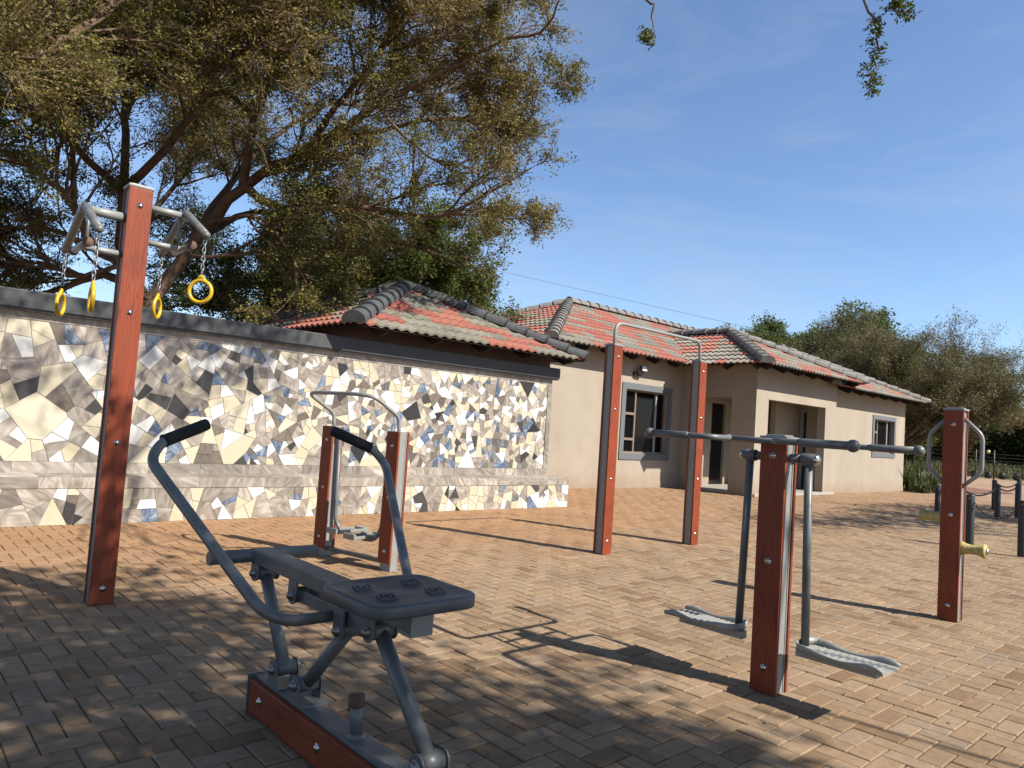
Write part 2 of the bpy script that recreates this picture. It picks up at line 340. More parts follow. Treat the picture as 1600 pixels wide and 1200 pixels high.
def post(parent, x, y, h, face='y', base=0., bolts=(), panel_low=0., capped=True):
    """grey core between two grained red boards; face is the axis the boards look along"""
    T = Matrix.Translation((x, y, 0)) @ (Matrix.Rotation(R(90), 4, 'Z') if face == 'x' else Matrix.Identity(4))
    c = M(); c.box(-.060, .060, -.044, .044, base, h-.012, .004, T=T)
    for sx in (-1, 1):   # ribs of the extruded profile
        c.box(sx*.0605-.003, sx*.0605+.003, -.044, -.034, base, h-.012, T=T); c.box(sx*.0605-.003, sx*.0605+.003, .034, .044, base, h-.012, T=T)
    p = c.build('post', MT['alu'], parent)
    for s in (-1, 1):
        b = M(); b.box(-.0725, .0725, min(s*.0445, s*.067), max(s*.0445, s*.067), base+panel_low, h-.012, .009, T=T); b.build('board', MT['red'], p)
        for z in bolts:
            bolt(p, T @ Vector((0, s*.0668, z)), T.to_3x3() @ Vector((0, s, 0)))
    if capped:
        k = M(); k.box(-.077, .077, -.071, .071, h-.014, h+.004, .005, T=T); k.box(-.055, .055, -.05, .05, h+.004, h+.013, .006, T=T); k.build('cap', MT['cap'], p)
    return p

# ------------------------------------------------------------ ground
gm = M(); gm.add([(-250, -250, -.02), (400, -250, -.02), (400, 300, -.02), (-250, 300, -.02)], [[0, 1, 2, 3]])
sand = bpy.data.materials.new('sandy_ground'); sand.use_nodes = True; n = sand.node_tree; b = n.nodes['Principled BSDF']; b.inputs['Roughness'].default_value = .95
g = n.nodes.new('ShaderNodeNewGeometry'); ns = n.nodes.new('ShaderNodeTexNoise'); ns.inputs['Scale'].default_value = .35; ns.inputs['Detail'].default_value = 12; ns.inputs['Roughness'].default_value = .65
n.links.new(g.outputs['Position'], ns.inputs['Vector']); rp = n.nodes.new('ShaderNodeValToRGB'); e = rp.color_ramp.elements
e[0].position = .3; e[0].color = (.19, .118, .068, 1); e[1].position = .7; e[1].color = (.30, .20, .125, 1)
n.links.new(ns.outputs['Fac'], rp.inputs[0]); n.links.new(rp.outputs[0], b.inputs['Base Color'])
n2 = n.nodes.new('ShaderNodeTexNoise'); n2.inputs['Scale'].default_value = 14; n2.inputs['Detail'].default_value = 8; n.links.new(g.outputs['Position'], n2.inputs['Vector'])
bp = n.nodes.new('ShaderNodeBump'); bp.inputs['Strength'].default_value = .6; bp.inputs['Distance'].default_value = .03; n.links.new(n2.outputs['Fac'], bp.inputs['Height']); n.links.new(bp.outputs[0], b.inputs['Normal'])
tag(gm.build('ground', sand), kind='structure')
# grassy veld beyond the gravel yard
vm = M(); vm.add([(58, -120, -.012), (380, -120, -.012), (380, 280, -.012), (27, 280, -.012), (27, 20, -.012), (55, 17, -.012)], [[0, 1, 2, 3, 4, 5]])
tag(vm.build('veld', mat('dry_veld', (.11, .10, .045), .95, var=.4, vscale=.3)), kind='structure')

def pavers():
    W = .1025; t1 = np.array([W, W]); t2 = np.array([2*W, -2*W]); X0, X1, Y0, Y1 = -4., 25.6, -4., 11.4
    ii, jj = np.meshgrid(np.arange(-260, 260), np.arange(-130, 130)); base = ii.ravel()[:, None]*t1+jj.ravel()[:, None]*t2
    rects = np.concatenate([np.concatenate([base, base+[2*W, W]], 1), np.concatenate([base, base+[W, 2*W]], 1)+[0, W, 0, W]])
    cx = (rects[:, 0]+rects[:, 2])/2; cy = (rects[:, 1]+rects[:, 3])/2
    k = (cx > X0) & (cx < X1) & (cy > Y0) & (cy < Y1) & ~((cy > 8.42) & (cx < 9.)) & ~((cy > 9.3) & (cx > 20))
    k &= ~((cx > 15.0+(cy+4)*1.25) & (cy < 4.2))        # the paving runs out past the bollards
    r = rects[k]; N = len(r); g = .0028; ch = .0045
    wob = rng.normal(0, .0007, (N, 2)); r = r+np.concatenate([wob, wob], 1)
    zt = rng.normal(0, .0012, N)-.0025*(rng.random(N) < .05); tx = rng.normal(0, .006, N); ty = rng.normal(0, .006, N)
    cx = (r[:, 0]+r[:, 2])/2; cy = (r[:, 1]+r[:, 3])/2
    def ring(ins, dz):
        x0, y0, x1, y1 = r[:, 0]+ins, r[:, 1]+ins, r[:, 2]-ins, r[:, 3]-ins
        out = []
        for x, y in ((x0, y0), (x1, y0), (x1, y1), (x0, y1)): out.append(np.stack([x, y, zt+dz+(x-cx)*tx+(y-cy)*ty], 1))
        return np.stack(out, 1)
    V = np.concatenate([ring(g+ch, 0), ring(g, -.0035), ring(g, -.0118)], 1).reshape(-1, 3)
    fs = [[0, 1, 2, 3]]+[[4+j, 4+(j+1) % 4, (j+1) % 4, j] for j in range(4)]+[[8+j, 8+(j+1) % 4, 4+(j+1) % 4, 4+j] for j in range(4)]
    Fq = (np.array(fs)[None]+12*np.arange(N)[:, None, None]).reshape(-1, 4)
    A = np.repeat(np.clip(rng.normal(.5, .24, N), 0, 1), 9)
    o = arr_mesh('paving', V, Fq, MT['paver'], A); tag(o, kind='structure')
pavers()
jm = M(); jm.add([(-4.05, -4.05, -.0085), (14.9, -4.05, -.0085), (25.6, 4.3, -.0085), (25.65, 9.35, -.0085), (21, 11.45, -.0085), (9, 11.45, -.0085), (-4.05, 8.5, -.0085)], [[0, 1, 2, 3, 4, 5, 6]])
tag(jm.build('joint_sand', mat('joint_sand', (.12, .074, .042), .95, var=.35, vscale=5)), kind='structure')

# ------------------------------------------------------------ mosaic wall
def area(p): return .5*abs(sum(p[i][0]*p[(i+1) % len(p)][1]-p[(i+1) % len(p)][0]*p[i][1] for i in range(len(p))))
def cut(p, o, d):
    nx, ny = -d[1], d[0]; A, B = [], []
    for i in range(len(p)):
        a, b2 = p[i], p[(i+1) % len(p)]; sa = (a[0]-o[0])*nx+(a[1]-o[1])*ny; sb = (b2[0]-o[0])*nx+(b2[1]-o[1])*ny
        (A if sa >= 0 else B).append(a)
        if (sa >= 0) != (sb >= 0):
            t = sa/(sa-sb); c = (a[0]+(b2[0]-a[0])*t, a[1]+(b2[1]-a[1])*t); A.append(c); B.append(c)
    return A, B
def shards(poly, tgt):
    out = []; st = [poly]
    while st:
        p = st.pop(); a = area(p); cx = sum(q[0] for q in p)/len(p); cy = sum(q[1] for q in p)/len(p)
        t = tgt(cx, cy)*math.exp(random.gauss(0, .55))
        xs = np.array(p)-[cx, cy]; ev, ec = np.linalg.eigh(xs.T@xs); lng = math.sqrt(max(ev[1], 1e-9)/max(ev[0], 1e-9))
        if a < t and (lng < 2.3 or a < t*.25) or a < .0016: out.append(p); continue
        an = math.atan2(ec[1, 0], ec[0, 0])+random.gauss(0, .27)
        o = (cx+ec[0, 1]*random.gauss(0, .11)*math.sqrt(a), cy+ec[1, 1]*random.gauss(0, .11)*math.sqrt(a))
        A, B = cut(p, o, (math.cos(an), math.sin(an)))
        if len(A) < 3 or len(B) < 3: out.append(p); continue
        st += [A, B]
    return out
def facing(name, parent, x0, x1, z0, z1, y, tgt, wts):
    mm = M(); mats = [MT[k] for k in ('marble', 'cream', 'white', 'blue', 'char', 'brownt')]
    # uneven cells first, each then broken into shards, so that no seam runs right across
    sites = [(random.uniform(x0, x1), random.uniform(z0, z1)) for _ in range(max(4, int((x1-x0)*(z1-z0)/.20)))]; polys = []
    for a in sites:
        p = [(x0, z0), (x1, z0), (x1, z1), (x0, z1)]
        for b2 in sorted(sites, key=lambda q_: math.dist(q_, a))[1:28]:
            mid = ((a[0]+b2[0])/2, (a[1]+b2[1])/2); dx, dy = b2[0]-a[0], b2[1]-a[1]
            A, B = cut(p, mid, (dy, -dx)); inA = ((a[0]-mid[0])*dx+(a[1]-mid[1])*dy) >= 0
            p = A if inA else B
            if len(p) < 3: break
        if len(p) >= 3: polys += shards(p, tgt)
    for p in polys:
        if area(p) < .0006: continue
        cx = sum(q[0] for q in p)/len(p); cy = sum(q[1] for q in p)/len(p)
        mi = random.choices(range(6), wts)[0]; g = .0016 if mi == 0 else .003
        q = []
        for (px, pz) in p:
            d = math.hypot(px-cx, pz-cy); k = max(0., 1-g*1.5/d); q.append((cx+(px-cx)*k, cy+(pz-cy)*k))
        h = .004+random.uniform(0, .003)+(0.002 if mi == 2 else 0); nn = len(q)
        vs = [(a, y-h, c) for a, c in q]+[(a, y+.002, c) for a, c in q]
        ar = sum(q[i][0]*q[(i+1) % nn][1]-q[(i+1) % nn][0]*q[i][1] for i in range(nn))
        f = list(range(nn)) if ar > 0 else list(range(nn))[::-1]
        fs = [f]+[[i, i+nn, (i+1) % nn+nn, (i+1) % nn] for i in range(nn)]
        mm.add(vs, fs, mi, False, random.random())
    return mm.build(name, mats, parent, attr=True)
WX0, WX1 = -2.5, 8.88
wall = thing('mosaic_wall', 'long wall faced with broken white, cream, blue and brown tile shards under charcoal coping', 'wall', (3.2, 8.8, 0))
wp = (-3.2, -8.8, 0)
M().box(WX0, WX1, 8.80, 9.02, 0, 2.15).build('wall_body', MT['grout'], wall, wp)
facing('tile_facing', wall, WX0, WX1, .60, 2.045, 8.80, lambda x, z: .040 if x < 2.3 else (.029 if x < 3.6 else .0165), (40, 20, 19, 8, 4.5, 8.5)).location = wp
bandm = M()
for z0, z1, y in ((.484, .600, 8.80), (2.045, 2.148, 8.80)):
    x = WX0
    while x < WX1:
        nx = min(WX1, x+random.uniform(.45, .9)); bandm.box(x+.0012, nx-.0012, y-.011, y+.002, z0+.001, z1-.001, a=random.random()); x = nx
bandm.box(WX1-.10, WX1, 8.783, 8.788, .601, 2.044, a=.3)
bandm.build('trim_band', MT['marble'], wall, wp, attr=True)
M().box(WX0, WX1+.09, 8.70, 9.10, 2.149, 2.335, .012).box(WX0, WX1+.07, 8.72, 8.785, 2.128, 2.150).build('coping', MT['coping'], wall, wp)
M().box(WX0, 9.02, 8.402, 8.79, 0, .478).build('ledge', MT['grout'], wall, wp)
lg = [o for o in wall.children if o.name.startswith('ledge')][0]
facing('ledge_facing', lg, WX0, 9.02, .0, .366, 8.402, lambda x, z: .034 if x < 4 else .022, (46, 22, 18, 7, 5, 2))
tm = M(); x = WX0
while x < 9.02:
    nx = min(9.02, x+random.uniform(.4, .85)); tm.box(x+.001, nx-.001, 8.390, 8.404, .368, .480, a=random.random()); tm.box(x+.001, nx-.001, 8.392, 8.789, .4785, .487, a=random.random()); x = nx
tm.build('ledge_top', MT['marble'], lg, attr=True)

# ------------------------------------------------------------ roofs
def slope(mm, e0, e1, t0, t1, wave=.165, course=.33):
    """tiled roof plane: eave from e0 to e1, top edge from t0 to t1 (a point if equal)"""
    e0, e1, t0, t1 = map(Vector, (e0, e1, t0, t1)); u = (e1-e0); L = u.length; u.normalize()
    nrm = u.cross(t0-e0 if (t0-e0).length > .1 else t1-e0).normalized()
    if nrm.z < 0: nrm = -nrm
    v = nrm.cross(u).normalized()
    if v.z < 0: v = -v
    a0, b0 = (t0-e0).dot(u), (t0-e0).dot(v); a1, b1 = (t1-e0).dot(u), (t1-e0).dot(v)
    def vmax(x):
        if x < a0: return b0*x/max(a0, 1e-6)
        if x > a1: return b1*(L-x)/max(L-a1, 1e-6)
        return b0+(b1-b0)*(x-a0)/max(a1-a0, 1e-6)
    n = 6; du = wave/n; cols = int(L/du)
    hs = [.5+.5*math.cos(2*math.pi*k/n) for k in range(n)]; amp = .030
    rows = int(max(b0, b1)/course)+1; cr = {}
    for r_ in range(rows):
        run = 0; c = random.random()
        for t in range(int(L/(wave*2))+2):
            if run <= 0: run = random.choice((1, 1, 1, 2, 2, 3)); c = random.random()
            run -= 1; cr[(r_, t)] = min(.999, max(0, c+random.uniform(-.05, .05)))
    for i in range(cols):
        x0, x1 = i*du, (i+1)*du; m0, m1 = max(0, vmax(x0)), max(0, vmax(x1)); h0, h1 = hs[i % n]*amp, hs[(i+1) % n]*amp
        ti = int(i/(2*n))
        for r_ in range(rows):
            v0, v1 = r_*course, (r_+1)*course
            if v0 >= max(m0, m1): break
            p = []
            for (x, mx, h) in ((x0, m0, h0), (x1, m1, h1)):
                va, vb = min(v0, mx), min(v1+.02, mx); fa = (va-v0)/course; fb = (vb-v0)/course
                p.append((e0+u*x+v*va+nrm*(h+.030*(1-fa)), e0+u*x+v*vb+nrm*(h+.030*(1-fb)), e0+u*x+v*va+nrm*(h-.002)))
            mm.add([p[0][0], p[1][0], p[1][1], p[0][1], p[0][2], p[1][2]], [[0, 1, 2, 3], [4, 5, 1, 0]], 0, False, cr[(r_, ti)])
    # dark underlay closing the roof from below
    mm.add([e0+nrm*-.015, e1+nrm*-.015, t1+nrm*-.015, t0+nrm*-.015] if (t1-t0).length > .01 else [e0+nrm*-.015, e1+nrm*-.015, t0+nrm*-.015], [[0, 1, 2, 3] if (t1-t0).length > .01 else [0, 1, 2]], 1)
def ridge_run(mm, a, b2, r=.115, step=.40, ext=0.):
    """overlapping half-round cap tiles from a (low) to b2 (high)"""
    a, b2 = Vector(a), Vector(b2); d = (b2-a); L = d.length; d.normalize(); side = d.cross(Vector((0, 0, 1))).normalized(); upv = side.cross(d)
    k = max(1, round(L/step)); st = L/k
    for i in range(k):
        s0, s1 = i*st-(.05 if i else .02+ext), (i+1)*st; n = 10; vs = []
        rj = r*random.uniform(.97, 1.05)
        for (s_, rr, dz) in ((s0, rj*1.16, .012), (s0+.05, rj*1.14, .012), (s1, rj*.94, 0.)):
            for j in range(n+1):
                an = math.pi*j/n*1.1-math.pi*.05; vs.append(a+d*s_+side*math.cos(an)*rr*1.15+upv*(math.sin(an)*rr+dz-.02))
        fs = [[q*(n+1)+j, q*(n+1)+j+1, (q+1)*(n+1)+j+1, (q+1)*(n+1)+j] for q in (0, 1) for j in range(n)]
        mm.add(vs, fs, 0, True); o = len(mm.v)-len(vs)
        mm.f.append([o+j for j in range(n+1)]); mm.m.append(0); mm.s.append(False); mm.a.append(0.)
def hip_roof(parent, corners, apexes, ridge_m, r=.115, off=(0, 0, 0), sides='FRBL'):
    """corners FL, FR, BR, BL; apexes: front and back, or left and right (2 points)"""
    FL, FR, BR, BL = corners; A, B = apexes; along_x = abs(A[0]-B[0]) > abs(A[1]-B[1])
    mm = M()
    if along_x: S = {'F': (FL, FR, A, B), 'R': (FR, BR, B, B), 'B': (BR, BL, B, A), 'L': (BL, FL, A, A)}
    else: S = {'F': (FL, FR, A, A), 'R': (FR, BR, A, B), 'B': (BR, BL, B, B), 'L': (BL, FL, B, A)}
    for k in sides: slope(mm, *S[k])
    roof = mm.build('roof', [MT['tile'], MT['rafter']], parent, off, attr=True)
    rm = M()
    P = [(FL, A), (FR, B if along_x else A), (BR, B), (BL, A if along_x else B)]
    for a, b2 in P: ridge_run(rm, (a[0], a[1], a[2]+.05), (b2[0], b2[1], b2[2]+.05), r)
    if (Vector(A)-Vector(B)).length > .3: ridge_run(rm, (A[0], A[1], A[2]+.06), (B[0], B[1], B[2]+.06), r)
    rm.build('ridge_tiles', ridge_m, roof)
    return roof
def rafters(parent, off, x0, x1, ywall, yeave, zeave, pitch, step=.78, axis='x'):
    k = max(2, int((x1-x0)/step))
    for i in range(k+1):
        x = x0+(x1-x0)*i/k; a, b2 = .025, .17
        ye = yeave+.09*(1 if ywall > yeave else -1)
        zw = zeave+abs(ywall-yeave)*pitch-.02; ze = zeave+.09*pitch-.02
        pts = [(ye, ze-.045), (ye, ze), (ywall, zw), (ywall, zw-b2), (ye+(ywall-ye)*.35, ze+(zw-ze)*.35-b2)]
        vs = [((x-a, y, z) if axis == 'x' else (y, x-a, z)) for y, z in pts]+[((x+a, y, z) if axis == 'x' else (y, x+a, z)) for y, z in pts]; q = len(pts)
        M().add(vs, [list(range(q)), list(range(q, 2*q))[::-1]]+[[j, (j+1) % q, (j+1) % q+q, j+q] for j in range(q)]).build('rafter', MT['rafter'], parent, off)
def holed_wall(mm, axis, c, th, a0, a1, z0, z1, holes=(), mi=0):
    """wall slab with openings; axis 'x' = runs along x at y in [c, c+th]; 'y' = runs along y at x in [c, c+th]"""
    us = sorted({a0, a1, *[h[0] for h in holes], *[h[1] for h in holes]}); zs = sorted({z0, z1, *[h[2] for h in holes], *[h[3] for h in holes]})
    solid = {}
    for i in range(len(us)-1):
        for j in range(len(zs)-1):
            cu, cz = (us[i]+us[i+1])/2, (zs[j]+zs[j+1])/2
            solid[(i, j)] = not any(h[0] < cu < h[1] and h[2] < cz < h[3] for h in holes)
    P = (lambda u, d, z: (u, c+d, z)) if axis == 'x' else (lambda u, d, z: (c+d, u, z))
    for (i, j), s_ in solid.items():
        if not s_: continue
        u0, u1, w0, w1 = us[i], us[i+1], zs[j], zs[j+1]
        mm.add([P(u0, 0, w0), P(u1, 0, w0), P(u1, 0, w1), P(u0, 0, w1)], [[0, 1, 2, 3]], mi)
        mm.add([P(u0, th, w0), P(u0, th, w1), P(u1, th, w1), P(u1, th, w0)], [[0, 1, 2, 3]], mi)
        for (di, dj, q) in ((-1, 0, ((u0, 0, w0), (u0, 0, w1), (u0, th, w1), (u0, th, w0))), (1, 0, ((u1, 0, w0), (u1, th, w0), (u1, th, w1), (u1, 0, w1))),
                            (0, -1, ((u0, 0, w0), (u0, th, w0), (u1, th, w0), (u1, 0, w0))), (0, 1, ((u0, 0, w1), (u1, 0, w1), (u1, th, w1), (u0, th, w1)))):
            if not solid.get((i+di, j+dj), False): mm.add([P(*t) for t in q], [[0, 1, 2, 3]], mi)
def window(parent, off, x0, x1, z0, z1, y, sur=.15, left_lights=True):
    """painted surround, slim frame, opening lights on the left side and dark glass"""
    s = M()
    s.box(x0-sur, x1+sur, y-.025, y-.001, z1, z1+sur).box(x0-sur, x1+sur, y-.025, y-.001, z0-sur, z0).box(x0-sur, x0, y-.0245, y-.001, z0+.0005, z1-.0005).box(x1, x1+sur, y-.0245, y-.001, z0+.0005, z1-.0005)
    wn = s.build('window', MT['trim'], parent, off)
    M().box(x0+.01, x1-.01, y+.125, y+.13, z0+.01, z1-.01).build('glass', MT['glass'], wn)
    f = M(); d0, d1 = y+.08, y+.124
    f.box(x0, x1, d0, d1, z1-.04, z1).box(x0, x1, d0, d1, z0, z0+.04).box(x0, x0+.035, d0, d1, z0+.04, z1-.04).box(x1-.035, x1, d0, d1, z0+.04, z1-.04)
    xm = x0+(x1-x0)*.29; f.box(xm-.025, xm+.025, d0-.003, d1, z0+.04, z1-.04)
    for t in (.22, .62): z = z0+(z1-z0)*t; f.box(x0+.035, xm-.025, d0-.004, d1, z-.03, z+.03)
    f.build('frame', MT['frame'], wn)
    xr = x0+(x1-x0)*.78; M().box(xr-.03, xr+.03, d0-.002, d1, z0+.04, z1-.04).build('mullion', MT['slide'], wn)
    return wn

# ---- small building behind the mosaic wall
sb = thing('small_building', 'low outbuilding with a red and grey tiled hip roof right behind the mosaic wall', 'building', (7.1, 9.1, 0)); so_ = (-7.1, -9.1, 0)
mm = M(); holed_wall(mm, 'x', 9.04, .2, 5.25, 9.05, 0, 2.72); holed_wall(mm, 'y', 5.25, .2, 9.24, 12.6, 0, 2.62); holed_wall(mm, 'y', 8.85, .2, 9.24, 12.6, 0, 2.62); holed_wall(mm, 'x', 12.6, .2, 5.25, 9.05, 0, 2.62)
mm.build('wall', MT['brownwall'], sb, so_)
M().box(5.45, 8.85, 9.25, 12.59, 2.45, 2.5).build('ceiling', MT['rafter'], sb, so_)
hip_roof(sb, [(4.72, 8.38, 2.49), (9.24, 8.38, 2.49), (9.24, 13.15, 2.52), (4.75, 13.15, 2.52)], [(7.06, 10.80, 3.60), (7.07, 10.86, 3.60)], MT['ridge_dark'], .12, so_)
rafters(sb, so_, 5.3, 9.0, 9.04, 8.38, 2.46, .47)

# ---- main house
hs = thing('tiled_house', 'cream plastered house with red and grey tiled hip roofs and a square porch', 'house', (18, 11, 0)); ho = (-18, -11, 0)
mm = M()
MY = 10.98
holed_wall(mm, 'x', MY, .22, 9.6, 18.2, 0, 3.22, [(13.6, 15.3, .83, 2.37), (17.35, 18.05, .06, 2.3)])
holed_wall(mm, 'y', 9.6, .22, MY+.22, 17.6, 0, 3.2)
holed_wall(mm, 'x', 8.85, .22, 15.86, 20.2, 0, 3.2, [(16.45, 19.55, -.01, 2.36)])
holed_wall(mm, 'y', 15.86, .22, 9.07, MY-.001, 0, 3.2, [(9.50, 10.35, -.01, 2.36)])
holed_wall(mm, 'x', MY+.001, .22, 18.2, 20.2, 0, 3.22)
holed_wall(mm, 'y', 19.98, .22, 9.07, MY, 0, 3.2, [(9.58, 9.74, .1, 2.3)])
holed_wall(mm, 'x', 9.76, .14, 18.55, 19.979, 0, 2.74)
holed_wall(mm, 'x', 9.12, .22, 20.2, 26.1, 0, 3.06, [(23.55, 25.15, 1.22, 2.27)])
holed_wall(mm, 'y', 25.88, .22, 9.34, 17.6, 0, 3.05)
holed_wall(mm, 'x', 17.6, .22, 9.6, 26.1, 0, 3.0)
mm.build('wall', MT['plaster'], hs, ho)
for bx_ in ((9.59, 15.85, MY-.012, MY-.001, 0, .16), (20.21, 26.11, 9.108, 9.119, 0, .16), (26.101, 26.112, 9.12, 17.6, 0, .16)): M().box(*bx_).build('plinth', MT['plaster'], hs, ho)
window(hs, ho, 13.6, 15.3, .83, 2.37, MY); window(hs, ho, 23.55, 25.15, 1.22, 2.27, 9.12, .13)
dr = M().box(17.35, 18.05, MY+.08, MY+.12, .06, 2.3).build('door', MT['door'], hs, ho)
M().box(17.42, 17.44, MY+.03, MY+.08, 1.0, 1.2, .004).build('handle', MT['chrome'], dr)
pw = M().box(20.06, 20.065, 9.58, 9.74, .1, 2.3).build('side_window', MT['glass'], hs, ho)
M().box(19.955, 20.05, 9.66, 9.74, .1, 2.3).box(19.96, 20.05, 9.58, 9.66, 2.24, 2.3).build('frame', MT['slide'], pw)
M().box(15.9, 20.15, 8.80, MY-.005, .004, .075, .01).build('porch_floor', MT['step'], hs, ho)
M().box(16.08, 19.98, 9.07, MY, 2.75, 2.8).build('porch_ceiling', MT['plaster'], hs, ho)
hip_roof(hs, [(10.5, 10.5, 3.15), (26.2, 10.5, 3.15), (26.2, 17.9, 3.15), (10.5, 17.9, 3.15)], [(14.75, 14.15, 4.88), (22.5, 14.15, 4.88)], MT['ridge'], .115, ho, 'FLR')
hip_roof(hs, [(15.3, 8.3, 3.11), (20.75, 8.3, 3.11), (20.75, 15.0, 3.11), (15.3, 15.0, 3.11)], [(17.9, 10.85, 4.27), (17.9, 13.2, 4.27)], MT['ridge'], .125, ho, 'FRL')
hip_roof(hs, [(19.6, 8.6, 2.98), (26.65, 8.6, 2.98), (26.65, 17.9, 2.98), (19.6, 17.9, 2.98)], [(23.1, 12.0, 4.48), (23.1, 14.4, 4.48)], MT['ridge'], .115, ho, 'FR')
rafters(hs, ho, 10.9, 15.2, MY, 10.5, 3.12, .46); rafters(hs, ho, 15.7, 20.5, 8.85, 8.3, 3.08, .46); rafters(hs, ho, 20.9, 26.3, 9.12, 8.6, 2.95, .44)
rafters(hs, ho, 8.7, 10.3, 15.86, 15.3, 3.08, .46, axis='y')

fl = thing('floodlight', 'small white-faced floodlight under the eave above the large window', 'light', (14.02, MY, 2.82))
M().box(-.11, .11, -.20, -.15, -.06, .09, .01, T=Matrix.Rotation(R(-14), 4, 'X')).build('housing', MT['black'], fl)
M().box(-.085, .085, -.207, -.2005, -.04, .07, T=Matrix.Rotation(R(-14), 4, 'X')).build('lens', MT['pane_white'], fl)
M().tube([(0, -.002, -.09), (0, -.09, -.09), (0, -.16, 0)], .016, 8).box(-.2, -.06, -.07, -.001, -.12, -.02, .01).build('bracket', MT['black'], fl)

# ------------------------------------------------------------ gym stations
# ring station
rs = thing('ring_station', 'tall red and grey exercise post with bent overhead grips and hanging yellow rings', 'exercise station', (1.262, 5.177, 0)); RX, RY = 0, 0
pp = post(rs, 0, 0, 2.69, 'y', bolts=(.10, 1.02, 1.86, 2.56))
for sx, zu, zl, xe, r_ in ((-1, 2.475, 2.235, -.30, .030), (1, 2.575, 2.345, .30, .024)):
    M().tube([(sx*.055, 0, zu), (xe+sx*.03, 0, zu)], r_, 16).build('upper_bar', MT['alu'], rs)
    M().tube([(sx*.055, 0, zl), (xe, 0, zl)], .020, 14).build('lower_bar', MT['alu'], rs)
    tip = zu-.20
    M().tube(fillet([(xe, -.46, tip), (xe, 0, zu+.03), (xe, .46, tip)], .05), .025, 14).ball((xe, -.46, tip), .0255).ball((xe, .46, tip), .0255).build('grip_arch', MT['grey'], rs)
    h_ = M().tube([(xe, -.20, zl), (xe, .20, zl)], .021, 14).build('peg_handle', MT['alu'], rs)
    for s in (-1, 1): M().lathe((xe, s*.20, zl), (0, s, 0), [(-.03, .0225), (-.01, .029), (.008, .031), (.014, .026), (.016, 0)], 14).build('end_cap', MT['rust'], h_)
    M().tube([(xe-sx*.03, 0, zl), (xe-sx*.03, 0, zu)], .011, 8).build('strut', MT['grey'], rs)
for lab, x, y, zt, zc, rz in (('yellow hand ring at the far left, farthest from the tall red post', -.30, .44, 2.25, 1.905, 62),
                              ('yellow hand ring seen nearly edge-on, second from the left beside the post', -.30, -.44, 2.25, 1.865, 84),
                              ('yellow hand ring just right of the tall red post, turned sideways', .30, .44, 2.35, 1.975, 56),
                              ('yellow hand ring turned flat to view, rightmost of the four hanging rings', .30, -.44, 2.35, 2.015, -40)):
    t = thing('hand_ring', lab, 'hand ring', (rs.location.x+x, rs.location.y+y, zc), R(rz), 'yellow hand rings on chains')
    chain_mesh([(0, 0, zt-zc), (0, 0, .115)], .034, .0034, .0095).build('chain', MT['chain'], t)
    rg = M(); lp = [(.070*math.cos(a), 0, .070*math.sin(a)) for a in [2*math.pi*k/28 for k in range(28)]]
    rg.tube(lp, .0125, 10, closed=True); rg.tube([(-.038, 0, .060), (0, 0, .097), (.038, 0, .060)], .010, 8); rg.tube([(0, -.007, .095), (0, .007, .095)], .013, 10)
    rg.build('ring', MT['yellow'], t)

# pull-up bar
pu = thing('pull_up_bar', 'high pull-up bar, a grey tube arched between two slim red posts', 'pull-up bar', (6.06, 5.09, 0))
post(pu, 0, 0, 2.25, 'y', bolts=(.14, .80, 1.55, 2.12)); post(pu, 1.645, 0, 2.25, 'y', bolts=(.14, .80, 1.55, 2.12))
M().tube(fillet([(.0, 0, 2.2), (.0, 0, 2.50), (1.645, 0, 2.50), (1.645, 0, 2.2)], .13, 8), .019, 14).build('bar', MT['alu'], pu)

# air walker, turned a little
aw = thing('air_walker', 'low walking trainer with two short red posts joined by a bent grey handlebar', 'exercise station', (3.482, 5.262, 0), R(11))
post(aw, 0, 0, 1.195, 'x', bolts=(.17, .62, 1.06), panel_low=.07, capped=False); post(aw, 0, .86, 1.195, 'x', bolts=(.17, .62, 1.06), panel_low=.07, capped=False)
hb = fillet([(0, 0, 1.15), (0, 0, 1.30), (-.30, .0, 1.46), (-.36, .16, 1.475), (-.36, .70, 1.475), (-.30, .86, 1.46), (0, .86, 1.30), (0, .86, 1.15)], .07, 6)
M().tube(hb, .0165, 14).build('handlebar', MT['alu'], aw)
M().box(-.022, .022, .06, .80, .05, .085, .003).build('cross_rail', MT['grey'], aw)
def pedal_flat(parent, x0, x1, y, z):
    p = M(); p.box(x0, x1, y-.065, y+.065, z, z+.014, .004); p.box(x0-.01, x0+.015, y-.07, y+.07, z, z+.05, .006); p.box(x0, x1, y+.060, y+.069, z+.005, z+.032, .003); p.box(x0, x1, y-.069, y-.060, z+.005, z+.032, .003)
    p.box(x1-.04, x1+.012, y-.068, y+.068, z-.012, z+.036, .006)
    for k in range(7): p.box(x0+.05+k*.036, x0+.06+k*.036, y-.05, y+.05, z+.0142, z+.018)
    return p.build('foot_plate', MT['cap'], parent)
for y0, s, tilt in ((.072, 1, -.03), (.788, -1, .04)):
    L = M().tube(fillet([(0, y0+s*.03, 1.11), (tilt*.5, y0+s*.03, .34), (tilt, y0+s*.09, .235), (tilt, y0+s*.24, .225)], .07, 6), .019, 14)
    L.lathe((0, y0-s*.012, 1.11), (0, s, 0), [(0, .026), (.075, .026), (.08, .018), (.081, 0)], 14)
    lg_ = L.build('swing_leg', MT['grey'], aw); pedal_flat(lg_, tilt-.19, tilt+.17, y0+s*.20, .24)

